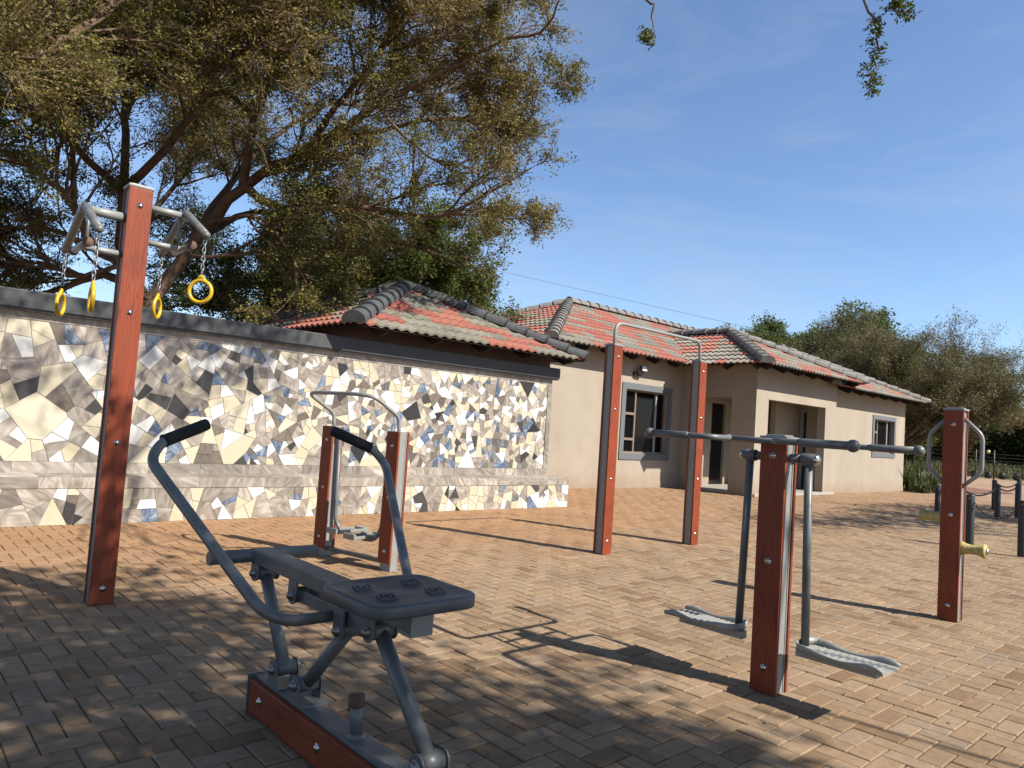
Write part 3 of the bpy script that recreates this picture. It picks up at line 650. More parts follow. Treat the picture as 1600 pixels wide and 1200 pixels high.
# waist / pendulum station
ps = thing('pendulum_station', 'red post with level H-shaped handlebars on top and two hanging footrests', 'exercise station', (3.695, 1.915, 0))
post(ps, 0, 0, 1.335, 'x', bolts=(.13, .68, 1.235))
HZ = 1.312
for s in (-1, 1):
    u_ = M().tube(fillet([(-.405, s*.56, HZ), (-.405, s*.16, HZ), (.405, s*.16, HZ), (.405, s*.56, HZ)], .07, 7), .0155, 14).build('handlebar', MT['grey'], ps)
    for x in (-.405, .405):
        M().tube([(x, s*.30, HZ), (x, s*.315, HZ), (x, s*.55, HZ)], [.016, .0205, .0205], 14).ball((x, s*.555, HZ), .029).build('grip', MT['grey'], u_)
M().tube([(-.225, -.16, HZ), (-.225, .16, HZ)], .0135, 12).tube([(.225, -.16, HZ), (.225, .16, HZ)], .0135, 12).tube([(-.225, 0, HZ-.002), (.225, 0, HZ-.002)], .012, 12).build('link_bar', MT['grey'], ps)
ax = M().tube([(0, -.125, 1.228), (0, .125, 1.228)], .024, 18).build('axle', MT['grey'], ps)
def tray(parent, s, y0, L, xc, z):
    """foot tray: flat ribbed floor with a thin wavy upright rim, open at the toe"""
    hw_ = .102; out = []
    n = 16
    for i in range(n+1): t = i/n; out.append((-hw_+.006*math.sin(t*6.0), L*(1-t)+.05*t, 1-t))
    for k in range(1, 8): an = math.pi+math.pi*k/8; out.append((math.cos(an)*hw_, .05+math.sin(an)*.05, 0))
    for i in range(n+1): t = i/n; out.append((hw_-.006*math.sin(t*6.0), .05+(L-.05)*t, t))
    def hgt(t): return .026+.012*math.cos(t*6.6)-(.020*(t-.85)/.15 if t > .85 else 0)
    P = [(xc+x, y0+s*y, hgt(t)) for x, y, t in out]; q = M(); k = len(P)
    vs = [(x, y, z) for x, y, h in P]+[(xc+(x-xc)*1.05, y, z+h) for x, y, h in P]
    q.add(vs, [[i, i+1, k+i+1, k+i] for i in range(k-1)], 0, True)
    o = q.build('rim', MT['tray'], parent); md = o.modifiers.new('thick', 'SOLIDIFY'); md.thickness = .0045; md.offset = 0
    fl_ = M(); fl_.add([(x, y, z-.003) for x, y, h in P]+[(x, y, z+.002) for x, y, h in P], [list(range(k)), list(range(k, 2*k))[::-1]]+[[i, (i+1) % k, (i+1) % k+k, i+k] for i in range(k)])
    for i in range(10):
        y = y0+s*(.085+.034*i); fl_.box(xc-.080, xc+.080, min(y, y+s*.012), max(y, y+s*.012), z+.0025, z+.007, .0018)
    fl_.build('foot_plate', MT['tray'], parent)
    w_ = M(); ya, yb = sorted((y0-s*.012, y0+s*(L-.055))); w_.box(xc-.030, xc+.030, ya, yb, z-.045, z-.004, .003); w_.build('bearer', MT['tray'], parent)
for s in (-1, 1):
    L = M().tube([(0, s*.165, 1.225), (.004*s, s*.19, .285)], .021, 18)
    L.lathe((0, s*.130, 1.228), (0, s, 0), [(0, .029), (.003, .0315), (.07, .0315), (.073, .029)], 20)
    lg_ = L.build('swing_leg', MT['grey'], ps)
    M().lathe((0, s*.2035, 1.228), (0, s, 0), [(0, .030), (.008, .030), (.016, .024), (.021, .012), (.022, 0)], 20).build('hub_cap', MT['chrome'], lg_)
    tray(lg_, s, s*.165, .44, .0, .272)

# roller post on the right
rp_ = thing('roller_post', 'red post with two bent hexagonal grab handles and faded yellow massage rollers', 'exercise station', (6.575, 1.915, 0))
post(rp_, 0, 0, 1.675, 'x', bolts=(.12, .83, 1.55))
for s in (-1, 1):
    M().tube(fillet([(0, s*.055, 1.605), (0, s*.19, 1.47), (0, s*.19, 1.18), (0, s*.055, 1.055)], .05, 6), .0155, 14).build('grab_handle', MT['alu'], rp_)
for s, z in ((1, .80), (-1, .575)):
    r_ = M().lathe((0, s*.062, z), (0, s, 0), [(0, .018), (.004, .052), (.012, .054), (.045, .040), (.085, .036), (.125, .040), (.162, .055), (.172, .053), (.176, .02), (.178, 0)], 22).build('roller', MT['roller'], rp_)
    M().lathe((0, s*.238, z), (0, s, 0), [(0, .022), (.01, .022), (.016, .013), (.017, 0)], 16).build('hub', MT['chrome'], r_)

# rowing machine
rw = thing('rowing_machine', 'nearest machine: dark grey rowing trainer with flat seat and bent handles on a red beam', 'rowing machine', (1.42, 2.3, 0)); ro = (-1.42, -2.3, 0)
X0 = 1.422
bb = M().box(X0-.046, X0+.046, .95, 3.04, .0, .162, .004).build('base_beam', MT['grey'], rw, ro)
for s in (-1, 1):
    M().box(min(X0+s*.0465, X0+s*.069), max(X0+s*.0465, X0+s*.069), .95, 3.035, .012, .150, .009).build('board', MT['redy'], bb)
    for y in (2.93, 2.42, 1.85, 1.3): bolt(bb, (X0+s*.0688, y, .085), (s, 0, 0), .012)
M().box(X0-.074, X0+.074, 3.041, 3.049, .0, .166, .002).build('end_plate', MT['grey'], bb)
def hinge(parent, y, z, zb, up_=False, w_=.105):
    """cross sleeve between two lugs with domed nuts; zb is the face the lugs are welded to"""
    h_ = M(); h_.tube([(X0-w_/2+.012, y, z), (X0+w_/2-.012, y, z)], .031, 18)
    for s in (-1, 1):
        x = X0+s*(w_/2-.004); r = .036; pts = []
        for k in range(9):
            an = math.pi*k/8; pts.append((y+r*math.cos(an), z+(r*math.sin(an) if zb < z else -r*math.sin(an))))
        pts += [(y-r, zb), (y+r, zb)]; q = len(pts)
        h_.add([(x-.004, a, c) for a, c in pts]+[(x+.004, a, c) for a, c in pts], [list(range(q)), list(range(q, 2*q))[::-1]]+[[j, (j+1) % q, (j+1) % q+q, j+q] for j in range(q)])
    o = h_.build('hinge', MT['grey'], parent, ro)
    for s in (-1, 1): M().lathe((X0+s*(w_/2+.001), y, z), (s, 0, 0), [(0, .022), (.003, .022), (.004, .016), (.013, .015), (.018, .010), (.020, 0)], 14).build('nut', MT['nut'], o)
    return o
H = [(2.865, .232, .160), (2.665, .228, .160), (1.835, .240, .160), (3.125, .575, .618), (2.75, .560, .618), (2.37, .515, .60), (2.17, .560, .618)]
for y, z, zb in H: hinge(rw, y, z, zb)
M().box(X0-.055, X0+.055, 2.58, 2.75, .1625, .172, .002).box(X0-.055, X0+.055, 2.80, 2.93, .1625, .170, .002).build('base_plate', MT['grey'], rw, ro)
for a, b2 in (((3.125, .575), (2.865, .232)), ((2.37, .515), (2.665, .228)), ((2.17, .560), (1.835, .240))):
    M().tube([(X0, *a), (X0, *b2)], .0265, 18).build('strut_leg', MT['grey'], rw, ro)
M().box(X0-.046, X0+.046, 1.93, 3.20, .612, .672, .006).box(X0-.03, X0+.03, 2.20, 2.72, .535, .585, .004).build('seat_beam', MT['grey'], rw, ro)
M().tube([(1.19, 3.19, .640), (1.69, 3.19, .640)], .030, 20).build('foot_bar', MT['grey'], rw, ro)
M().tube([(X0, 2.27, .162), (X0, 2.285, .285)], .023, 16).lathe((X0, 2.27, .163), (0, 0, 1), [(0, .034), (.006, .028), (.012, .023)], 16).build('stop_post', MT['grey'], rw, ro)
st_ = [o for o in rw.children if o.name.startswith('stop_post')][0]
M().lathe((X0, 2.283, .262), (0, .1, 1), [(0, .026), (.004, .031), (.022, .031), (.026, .029), (.038, .030), (.044, .026), (.045, 0)], 16).build('rubber_cap', MT['rust'], st_)
# seat: rounded slab with a dished top and four raised diamonds
def seat():
    x0, x1, y0, y1, zt, th = 1.185, 1.600, 1.835, 2.215, .735, .042; cx, cy = (x0+x1)/2, (y0+y1)/2
    def rr(ins, z, rad=.075):
        out = []; r = max(.012, rad-ins)
        for (sx, sy, a0) in ((1, 1, 0), (-1, 1, 90), (-1, -1, 180), (1, -1, 270)):
            ccx, ccy = cx+sx*((x1-x0)/2-ins-r), cy+sy*((y1-y0)/2-ins-r)
            for k in range(7): an = R(a0+15*k); out.append((ccx+r*math.cos(an), ccy+r*math.sin(an), z))
        return out
    rings = [rr(.008, zt-th), rr(.001, zt-th+.003), rr(0, zt-th+.008), rr(0, zt-.006), rr(.002, zt-.0015), rr(.007, zt), rr(.016, zt), rr(.03, zt-.0015), rr(.06, zt-.003), rr(.12, zt-.004), rr(.165, zt-.004)]
    nn = len(rings[0]); q = M(); vs = [p for r_ in rings for p in r_]
    q.add(vs, [[i*nn+j, i*nn+(j+1) % nn, (i+1)*nn+(j+1) % nn, (i+1)*nn+j] for i in range(len(rings)-1) for j in range(nn)], 0, True)
    o = len(q.v)-len(vs); q.f += [[o+j for j in range(nn)][::-1], [o+(len(rings)-1)*nn+j for j in range(nn)]]; q.m += [0, 0]; q.s += [False, True]; q.a += [0, 0]
    s_ = q.build('seat', MT['seat'], rw, ro)
    for dx, dy in ((-.095, .075), (-.095, -.07), (.095, .075), (.095, -.07)):
        D4 = ((.040, .030), (-.022, .030), (-.040, -.030), (.022, -.030)); d = M()
        for f0, f1 in ((1., .80), (.55, .36)):
            A_ = [(cx+dx+a*f0, cy+dy+c*f0) for a, c in D4]; B_ = [(cx+dx+a*f1, cy+dy+c*f1) for a, c in D4]
            d.add([(x, y, zt-.006) for x, y in A_]+[(x, y, zt+.0025) for x, y in A_]+[(x, y, zt+.0025) for x, y in B_]+[(x, y, zt-.006) for x, y in B_],
                  [[r_*4+i, r_*4+(i+1) % 4, (r_+1)*4+(i+1) % 4, (r_+1)*4+i] for r_ in range(3) for i in range(4)])
        d.build('grip_diamond', MT['seat'], s_)
seat()
M().box(X0-.043, X0+.043, 1.925, 2.0, .600, .690, .003).build('end_block', MT['cap'], rw, ro)
hw = X0+.018
for s in (-1, 1):
    pth = [(X0, 2.43, .552), (hw+s*.30, 2.43, .554), (hw+s*.548, 3.10, 1.065), (hw+s*.50, 3.15, 1.135), (hw+s*.31, 3.21, 1.212)]
    P = fillet(pth, .12, 9)
    hd = M().tube(P, .0205, 18).build('handle', MT['grey'], rw, ro)
    gA = Vector(pth[3])+(Vector(pth[4])-Vector(pth[3]))*.05; gB = Vector(pth[4]); d = (gB-gA).normalized()
    M().tube([gA, gA+d*.003, gA+d*.012, gB-d*.005, gB+d*.010, gB+d*.016], [.021, .0285, .0265, .0265, .0250, .016], 18).build('grip', MT['foam'], hd)

# ------------------------------------------------------------ bollards and chains
BL = [(17.95, 5.54, .64, 'black bollard standing alone, half behind the left side of the roller post'), (15.66, 4.46, .76, 'black bollard just right of the roller post, behind a nearer one'),
      (12.05, 3.29, .76, 'near black bollard right beside the roller post'), (18.43, 4.52, .74, 'black bollard in the open middle of the chained row'),
      (19.6, 4.42, .76, 'far black bollard near the right edge behind a nearer one'), (11.82, 2.60, .76, 'nearest black bollard at the right edge of the picture'),
      (21.5, 5.35, .76, 'slim far black bollard showing above the one beside the roller post'), (23.6, 5.30, .76, 'farthest black bollard beyond the sagging chains'), (24.6, 4.7, .76, 'black bollard far right beyond the chained row')]
b0 = None
for i, (x, y, h, lab) in enumerate(BL):
    if b0 is None:
        b0 = o = thing('bollard', lab, 'bollard', (x, y, 0), 0, 'black bollards linked by chains')
        M().lathe((0, 0, 0), (0, 0, 1), [(0, .056), (.74, .056), (.752, .052), (.757, .0)], 18).build('shaft', MT['black'], o)
        M().tube([(-.062, 0, .70), (.062, 0, .70)], .008, 8).build('chain_lug', MT['chain'], o)
    else: o = copy_tree(b0); o.location = (x, y, 0); o['label'] = lab
    o.scale = (1, 1, h/.757)
def sag(a, b2, dip, n=16): return [(a[0]+(b2[0]-a[0])*t, a[1]+(b2[1]-a[1])*t, a[2]+(b2[2]-a[2])*t-dip*4*t*(1-t)) for t in [k/n for k in range(n+1)]]
for a, c, dip, lab in ((2, 5, .24, 'chain sagging deepest, between the two nearest bollards'), (1, 3, .17, 'chain between the bollard right of the roller post and the middle one'),
                  (3, 4, .10, 'short chain from the middle bollard to the far right one'), (6, 7, .14, 'faint far chain behind the middle bollard, to its left'), (7, 8, .16, 'faint far chain behind the middle bollard, to its right')):
    A, B = BL[a], BL[c]
    o = chain_mesh(sag((A[0], A[1], A[2]-.05), (B[0], B[1], B[2]-.05), dip), .055, .0055, .016).build('chain', MT['dchain']); tag(o, lab, 'chain', 'chains between the bollards')

# ------------------------------------------------------------ trees
class Tree:
    def __init__(s, seed): s.r = random.Random(seed); s.thick = []; s.seg = []; s.leaf = []; s.keep = None
    def limb(s, pts, r0, r1, n=10):
        P = [Vector(p) for p in pts]; out = []
        for i in range(len(P)-1):   # smooth through the given points
            p0, p1, p2, p3 = P[max(i-1, 0)], P[i], P[i+1], P[min(i+2, len(P)-1)]
            for k in range(4):
                t = k/4; out.append(.5*((2*p1)+(p2-p0)*t+(2*p0-5*p1+4*p2-p3)*t*t+(3*p1-p0-3*p2+p3)*t**3))
        out.append(P[-1]); q = len(out)
        w_ = .35*(out[1]-out[0]).length
        for i in range(1, q-1): out[i] += Vector([s.r.uniform(-1, 1)*w_*.35 for _ in range(3)])
        s.thick.append((out, [r0+(r1-r0)*(i/(q-1))**.8 for i in range(q)])); return out
    def grow(s, p, d, L, r, lv, maxlv, spread=.9, up_=.08, kids=(4, 6), leafs=10, lspread=.05, shrink=.55, tip=True):
        R_ = s.r; n = 5 if lv < maxlv else 4; pts = [p.copy()]; d = d.normalized()
        for i in range(n):
            d = (d+Vector((R_.gauss(0, .16), R_.gauss(0, .16), R_.gauss(0, .13)+up_))).normalized(); p = p+d*(L/n); pts.append(p.copy())
        if s.keep and not s.keep(pts[-1]): return
        rs_ = [max(.002, r*(1-.7*i/n)) for i in range(n+1)]
        if r > .014: s.thick.append((pts, rs_))
        else:
            for i in range(n): s.seg.append((*pts[i], *pts[i+1], rs_[i], rs_[i+1]))
        if lv >= maxlv-1:
            k = leafs if lv == maxlv else max(2, leafs//3)
            for _ in range(k):
                t = R_.uniform(.15, 1)*n; i = min(n-1, int(t)); q = pts[i].lerp(pts[i+1], t-i)
                s.leaf.append((q.x+R_.gauss(0, lspread), q.y+R_.gauss(0, lspread), q.z+R_.gauss(0, lspread*.7)))
        if lv < maxlv:
            for _ in range(R_.randint(*kids)):
                t = R_.uniform(.2, 1.)*n; i = min(n-1, int(t)); q = pts[i].lerp(pts[i+1], t-i)
                ax_ = d.orthogonal().normalized(); ax_.rotate(Matrix.Rotation(R_.uniform(0, 6.283), 3, d))
                s.grow(q, d+ax_*R_.uniform(.5, 1.)*spread, L*shrink*R_.uniform(.7, 1.25), r*.56, lv+1, maxlv, spread, up_, kids, leafs, lspread, shrink)
    def along(s, pts, t0, count, **kw):
        n = len(pts)-1; L, r, lv, mx = kw.pop('L'), kw.pop('r'), kw.pop('lv'), kw.pop('maxlv')
        for _ in range(count):
            t = s.r.uniform(t0, 1)*n; i = min(n-1, int(t)); q = pts[i].lerp(pts[i+1], t-i); d = (pts[i+1]-pts[i]).normalized()
            ax_ = d.orthogonal().normalized(); ax_.rotate(Matrix.Rotation(s.r.uniform(0, 6.283), 3, d))
            s.grow(q, d*.8+ax_*s.r.uniform(.4, 1.), L*s.r.uniform(.6, 1.3), r, lv, mx, **kw)
    def build(s, name, label, cat, base, lmat, bark, leaf=.05, aspect=.45, hue=None, group=None, sides=7):
        t = thing(name, label, cat, base, 0, group); b = Vector(base); mm = M()
        for pts, rs_ in s.thick: mm.tube([p-b for p in pts], rs_, sides if rs_[0] > .05 else 5, cap=False)
        tr = mm.build('trunk', bark, t)
        if s.seg:
            S = np.array(s.seg); A, B = S[:, 0:3], S[:, 3:6]; T = B-A; T /= np.linalg.norm(T, axis=1)[:, None]+1e-9
            U = np.cross(T, [.31, .83, .46]); U /= np.linalg.norm(U, axis=1)[:, None]+1e-9; W = np.cross(T, U); vv = []
            for k in range(3):
                an = 2*math.pi*k/3; o = U*math.cos(an)+W*math.sin(an); vv.append((A+o*S[:, 6:7], B+o*S[:, 7:8]))
            V = np.stack([vv[0][0], vv[1][0], vv[2][0], vv[0][1], vv[1][1], vv[2][1]], 1)-np.array(base)
            Fq = (np.array([[0, 1, 4, 3], [1, 2, 5, 4], [2, 0, 3, 5]])[None]+6*np.arange(len(S))[:, None, None]).reshape(-1, 4)
            arr_mesh('twigs', V.reshape(-1, 3), Fq, MT['twig'], parent=tr)
        leaves(np.array(s.leaf)-np.array(base), leaf, aspect, lmat, t, hue)
        return t
def leaves(Pt, size, aspect, lmat, parent, hue=None, name='crown', fronds=2):
    """sprays of small pinnate leaves: each a pair of crossed slim blades"""
    N = len(Pt); d = rng.normal(size=(N, 3)); d[:, 2] = d[:, 2]*.6; d /= np.linalg.norm(d, axis=1)[:, None]; out = []
    sz = size*rng.uniform(.6, 1.35, N)[:, None]
    for k in range(fronds):
        e = rng.normal(size=(N, 3)); e -= d*(e*d).sum(1)[:, None]; e /= np.linalg.norm(e, axis=1)[:, None]
        c = Pt+rng.normal(size=(N, 3))*size*.5
        out.append(np.stack([c-d*sz*.5, c+e*sz*aspect*.5, c+d*sz*.5, c-e*sz*aspect*.5], 1))
    V = np.concatenate(out).reshape(-1, 3); Fq = np.arange(len(V)).reshape(-1, 4)
    h = rng.random(N)*.5+.25 if hue is None else hue(Pt); h = np.clip(h+rng.normal(0, .12, N), 0, 1)
    return arr_mesh(name, V, Fq, lmat, np.tile(h, fronds), parent)

LIMBS = {
 'A':[[3.44, 12.75, 2.93], [3.89, 12.4, 3.89], [4.41, 11.8, 4.93], [5.13, 11.07, 5.57], [5.88, 10.23, 6.35], [6.63, 9.4, 6.96], [7.15, 8.62, 7.44], [7.47, 8.07, 7.43]],
 'B':[[3.4, 12.86, 2.94], [2.98, 12.86, 3.59], [2.91, 12.88, 4.63], [2.78, 12.7, 5.81], [2.6, 12.53, 6.93], [2.46, 12.26, 8.2]],
 'C':[[3.27, 12.89, 3.08], [2.83, 13.3, 3.3], [2.31, 13.81, 3.02], [1.79, 14.39, 2.79]],
 'D':[[3.05, 12.95, 3.52], [2.5, 12.55, 3.6], [2.13, 12.22, 4.1], [1.61, 11.89, 4.36], [1.19, 11.54, 4.42], [0.68, 11.18, 4.58]],
 'E':[[4.41, 11.8, 4.93], [4.84, 11.2, 4.56], [5.73, 10.32, 4.63], [6.55, 9.33, 4.53], [6.94, 8.79, 4.82], [7.43, 8.12, 5.3]],
 'F':[[3.89, 12.4, 3.89], [4.93, 12.46, 4.75], [6.23, 12.09, 4.66], [7.23, 11.04, 4.43], [7.7, 10.47, 4.22], [8.18, 9.85, 3.95]],
 'G':[[5.13, 11.07, 5.57], [6.26, 10.82, 6.2], [7.43, 10.42, 6.72], [8.39, 9.93, 6.74], [8.48, 9.85, 6.69]],
 'H':[[4.41, 11.8, 4.93], [4.29, 11.21, 5.92], [4.35, 10.54, 6.65], [4.63, 9.98, 7.36], [4.73, 9.48, 7.89]],
 'I':[[5.13, 11.07, 5.57], [5.58, 10.4, 6.78], [5.87, 10.0, 7.51], [5.97, 9.71, 8.29]],
 'J':[[2.91, 12.88, 4.63], [3.19, 11.78, 5.19], [3.46, 10.86, 6.01], [3.6, 10.18, 6.7], [3.67, 9.62, 7.42]],
 'K':[[2.91, 12.88, 4.63], [2.16, 12.62, 5.07], [1.55, 12.1, 5.49], [1.04, 11.75, 5.64], [0.47, 11.39, 5.63]],
 'L':[[2.78, 12.7, 5.81], [3.24, 13.21, 7.11], [3.74, 13.49, 8.35], [4.02, 13.62, 9.5]],
 'M':[[6.63, 9.4, 6.96], [6.87, 9.1, 7.49], [7.03, 8.85, 8.0], [7.18, 8.6, 8.39]],
 'N':[[6.63, 9.4, 6.96], [7.36, 8.97, 7.0], [7.91, 8.62, 6.99], [8.32, 8.36, 7.05]],
 'O':[[6.55, 9.33, 4.53], [7.24, 9.06, 4.68], [7.71, 8.8, 4.68], [8.02, 8.66, 4.8]],
 'P':[[3.89, 12.4, 3.89], [4.68, 13.41, 5.22], [5.7, 14.09, 6.68], [7.13, 14.32, 8.05], [8.79, 13.96, 9.15]],
 'Q':[[5.88, 10.23, 6.35], [6.45, 9.88, 5.75], [7.13, 9.52, 5.44], [7.53, 9.35, 5.63]],
 'R':[[2.98, 12.86, 3.59], [3.6, 14.05, 4.58], [4.41, 14.86, 5.94], [4.97, 15.42, 7.33]],
 'S':[[2.5, 12.55, 3.6], [1.98, 12.85, 3.78], [1.54, 13.21, 3.78], [1.02, 13.46, 3.84]],
 'Y':[[4.29, 11.21, 5.92], [3.76, 11.82, 6.53], [3.32, 12.15, 7.1], [2.89, 12.47, 7.56]],
 'Z':[[5.88, 10.23, 6.35], [6.48, 10.34, 7.44], [7.22, 10.33, 8.32], [7.57, 10.32, 9.19]],
 'U':[[3.84, 12.42, 3.71], [4.46, 11.78, 3.78], [5.04, 11.33, 4.03], [5.8, 10.85, 3.96]],
 'V':[[4.02, 12.15, 4.29], [4.55, 11.32, 4.33], [4.95, 10.93, 3.71], [5.22, 10.8, 3.3]],
 'W':[[3.04, 12.84, 3.51], [2.44, 13.07, 3.19], [1.93, 13.36, 3.35], [1.42, 13.73, 3.02]],
 'X':[[2.13, 12.22, 4.1], [1.94, 11.84, 5.0], [1.51, 11.5, 5.6], [1.27, 11.33, 6.3]],
 'T':[[0.2, 9.6, 4.86], [0.72, 9.47, 4.84], [1.16, 9.43, 5.06], [1.45, 9.49, 5.39], [1.72, 9.55, 5.73], [1.9, 9.61, 6.22], [1.98, 9.7, 6.78]],
}
def view_xy(p):
    v = Vector(p)-Vector((0, 0, 1.3)); d = v.dot(fw); return (v.dot(Rv)/d, v.dot(Uv)/d) if d > 0 else (9, 9)
tA = Tree(11)
def keepA(p):
    az = math.degrees(math.atan2(p.y, p.x)); return az > 46.6+tA.r.gauss(0, 1.7)+max(0, 5-p.z)*1.6 and not (p.x > 6.0 and p.z < 4.0+.2*(p.x-6)) and not (1.9 < p.x < 3.6 and p.z < 2.9)
tA.keep = keepA
tA.limb([(3.5, 13.0, 0), (3.55, 12.95, 1.2), (3.48, 12.85, 2.2), (3.42, 12.78, 2.95)], .24, .165)
RAD = dict(A=(.125, .018), B=(.12, .025), C=(.09, .03), D=(.09, .02), E=(.08, .012), F=(.07, .010), G=(.06, .012), H=(.08, .02), I=(.06, .015), J=(.08, .02), K=(.07, .02), L=(.07, .02), M=(.022, .008), N=(.022, .006), O=(.025, .006), P=(.09, .02), Q=(.035, .008), R=(.08, .02), S=(.05, .012), T=(.075, .04), Y=(.05, .012), Z=(.035, .010), U=(.045, .012), V=(.045, .012), W=(.05, .012), X=(.05, .015))
CNT = dict(A=17, B=12, C=7, D=12, E=12, F=8, G=14, H=19, I=18, J=22, K=19, Y=14, Z=12, L=12, M=12, N=13, O=11, P=14, Q=7, R=18, S=9, T=6, U=7, V=7, W=11, X=13)
for k, pts in LIMBS.items():
    if k == 'T': continue
    P = tA.limb(pts, *RAD[k]); slim = k in 'MNO'; tA.keep = None if slim else keepA
    tA.along(P, .25 if k not in 'MNO' else .1, CNT[k], L=1.2 if not slim else .42, r=.026 if not slim else .010, lv=0 if not slim else 1, maxlv=3, spread=.85, up_=.03, kids=(4, 6), leafs=8, lspread=.06, shrink=.64)
tA.keep = None
for pts in ([(7.15, 8.62, 7.44), (7.6, 8.3, 7.75), (7.95, 8.05, 7.72)], [(6.94, 8.79, 4.82), (7.25, 8.4, 5.15), (7.6, 8.0, 5.42)], [(7.23, 11.04, 4.43), (7.75, 10.5, 4.35), (8.25, 9.85, 4.05)], [(8.39, 9.93, 6.74), (8.75, 9.8, 6.9), (9.05, 9.6, 6.8)], [(7.03, 8.85, 8.0), (7.5, 8.5, 8.2), (7.75, 8.3, 8.1)]):
    P = tA.limb(pts, .013, .004); tA.along(P, .05, 11, L=.36, r=.008, lv=2, maxlv=3, spread=.85, up_=.03, kids=(3, 4), leafs=8, lspread=.05, shrink=.6)
tA.keep = keepA
P = tA.limb([(2.46, 12.26, 6.6), (1.2, 11.3, 5.9), (.2, 10.2, 5.0), *LIMBS['T'][1:]], .075, .025)
tA.along(P, .3, 14, L=1.1, r=.02, lv=0, maxlv=3, spread=.85, up_=.03, kids=(4, 6), leafs=8, lspread=.06, shrink=.64)
def hueA(Pt):
    return .50+.22*np.sin(Pt[:, 0]*1.7+Pt[:, 2]*1.3)*np.cos(Pt[:, 1]*1.5)+.05*(Pt[:, 2]-4)
tA.build('thorn_tree', 'wide olive-brown thorn tree with forked limbs behind the left end of the mosaic wall', 'tree', (3.5, 13.0, 0), MT['leaf_olive'], MT['bark'], .046, .5, hueA)

def bushy(seed, base, h, rx, ry, label, lmat, bark, nlimb=9, leafs=12, leaf=.11, lspread=.16, maxlv=3, low=.25, name='thorn_tree', group=None, r0=.16, up_=.04, count=9, kids=(4, 5), aspect=.5, hue=None, lean=(0, 0)):
    t = Tree(seed); q = t.r; b = Vector(base)
    fork = b+Vector((lean[0]*.3, lean[1]*.3, h*low)); t.limb([b, b.lerp(fork, .5)+Vector((q.uniform(-.1, .1), q.uniform(-.1, .1), 0)), fork], r0, r0*.75)
    for i in range(nlimb):
        an = 2*math.pi*(i+q.random()*.6)/nlimb; k = q.uniform(.45, .92); e = fork+Vector((math.cos(an)*rx*k+lean[0], math.sin(an)*ry*k+lean[1], (h*(1-low))*q.uniform(.35, .98)*(1.08-k*.38)))
        mid = fork.lerp(e, .5)+Vector((math.cos(an)*rx*.06, math.sin(an)*ry*.06, h*.05)); P = t.limb([fork, mid, e], r0*.5, r0*.12)
        t.along(P, .2, count, L=h*.20, r=.03, lv=0, maxlv=maxlv, spread=.95, up_=up_, kids=kids, leafs=leafs, lspread=lspread, shrink=.58)
    return t.build(name, label, 'tree', base, lmat, bark, leaf, aspect, hue, group)
bushy(21, (9.2, 16.7, 0), 6.0, 3.5, 3.5, 'rounded dark green thorn tree behind the small tiled outbuilding', MT['leaf_green'], MT['bark'], 15, 11, .075, .10, low=.42, r0=.15, count=9, kids=(4, 5))
bushy(31, (39.6, 14.3, 0), 8.0, 5.6, 6.0, 'broad brown half-bare thorn tree beyond the right end of the house', MT['leaf_dull'], MT['greybark'], 20, 7, .095, .20, low=.16, r0=.2, up_=.16, count=14, aspect=.35, name='dry_thorn_tree')
bushy(32, (45.0, 20.9, 0), 8.6, 4.2, 4.6, 'taller green-topped tree behind the house roof, left of the brown thorn tree', MT['leaf_green'], MT['greybark'], 13, 12, .16, .24, low=.4, r0=.2, count=8)
bushy(33, (42.6, 23.5, 0), 7.4, 1.2, 1.2, 'small green treetop just showing over the porch roof', MT['leaf_green'], MT['greybark'], 8, 10, .16, .22, low=.5, r0=.15, count=5, kids=(3, 4))
# veld trees on the right horizon: three built, the rest copies of them
fb = [bushy(40+i, (0, 0, 0), 5.2, 4.4, 4.4, 'x', (MT['leaf_dull'], MT['leaf_green'], MT['leaf_dull'])[i], MT['greybark'], 9, 10, .26, .36, maxlv=2, low=.12, r0=.16, count=9, kids=(5, 6), name='bush_tree', group='bushy trees along the far edge of the yard') for i in range(3)]
spots = [(66, 21, 1.0, 'brown bushy tree on the horizon close to the right end of the house'), (70, 14, 1.05, 'green-brown bushy tree on the horizon left of the lamp pole'), (72, 8.5, 1.1, 'bushy tree on the far right horizon behind the lamp pole'), (68, 26, 1.05, 'bushy tree half hidden behind the brown thorn tree'), (74, 3, 1.1, 'bushy tree at the right edge of the horizon'), (80, 18, 1.25, 'distant taller bush rising behind the horizon row'), (84, 10, 1.3, 'distant bush farthest back beyond the lamp pole'), (58, 20.5, .6, 'low bush in front of the horizon row just right of the house'), (62, 12.0, .42, 'low green bush behind the dark planting bags'), (63, 7.5, .45, 'low bush near the right edge behind the planting bags')]
for i, (x, y, s, lab) in enumerate(spots):
    o = fb[i] if i < 3 else copy_tree(fb[i % 3]); o.location = (x, y, 0); o.scale = (s, s, s); o.rotation_euler.z = i*1.3; o['label'] = lab

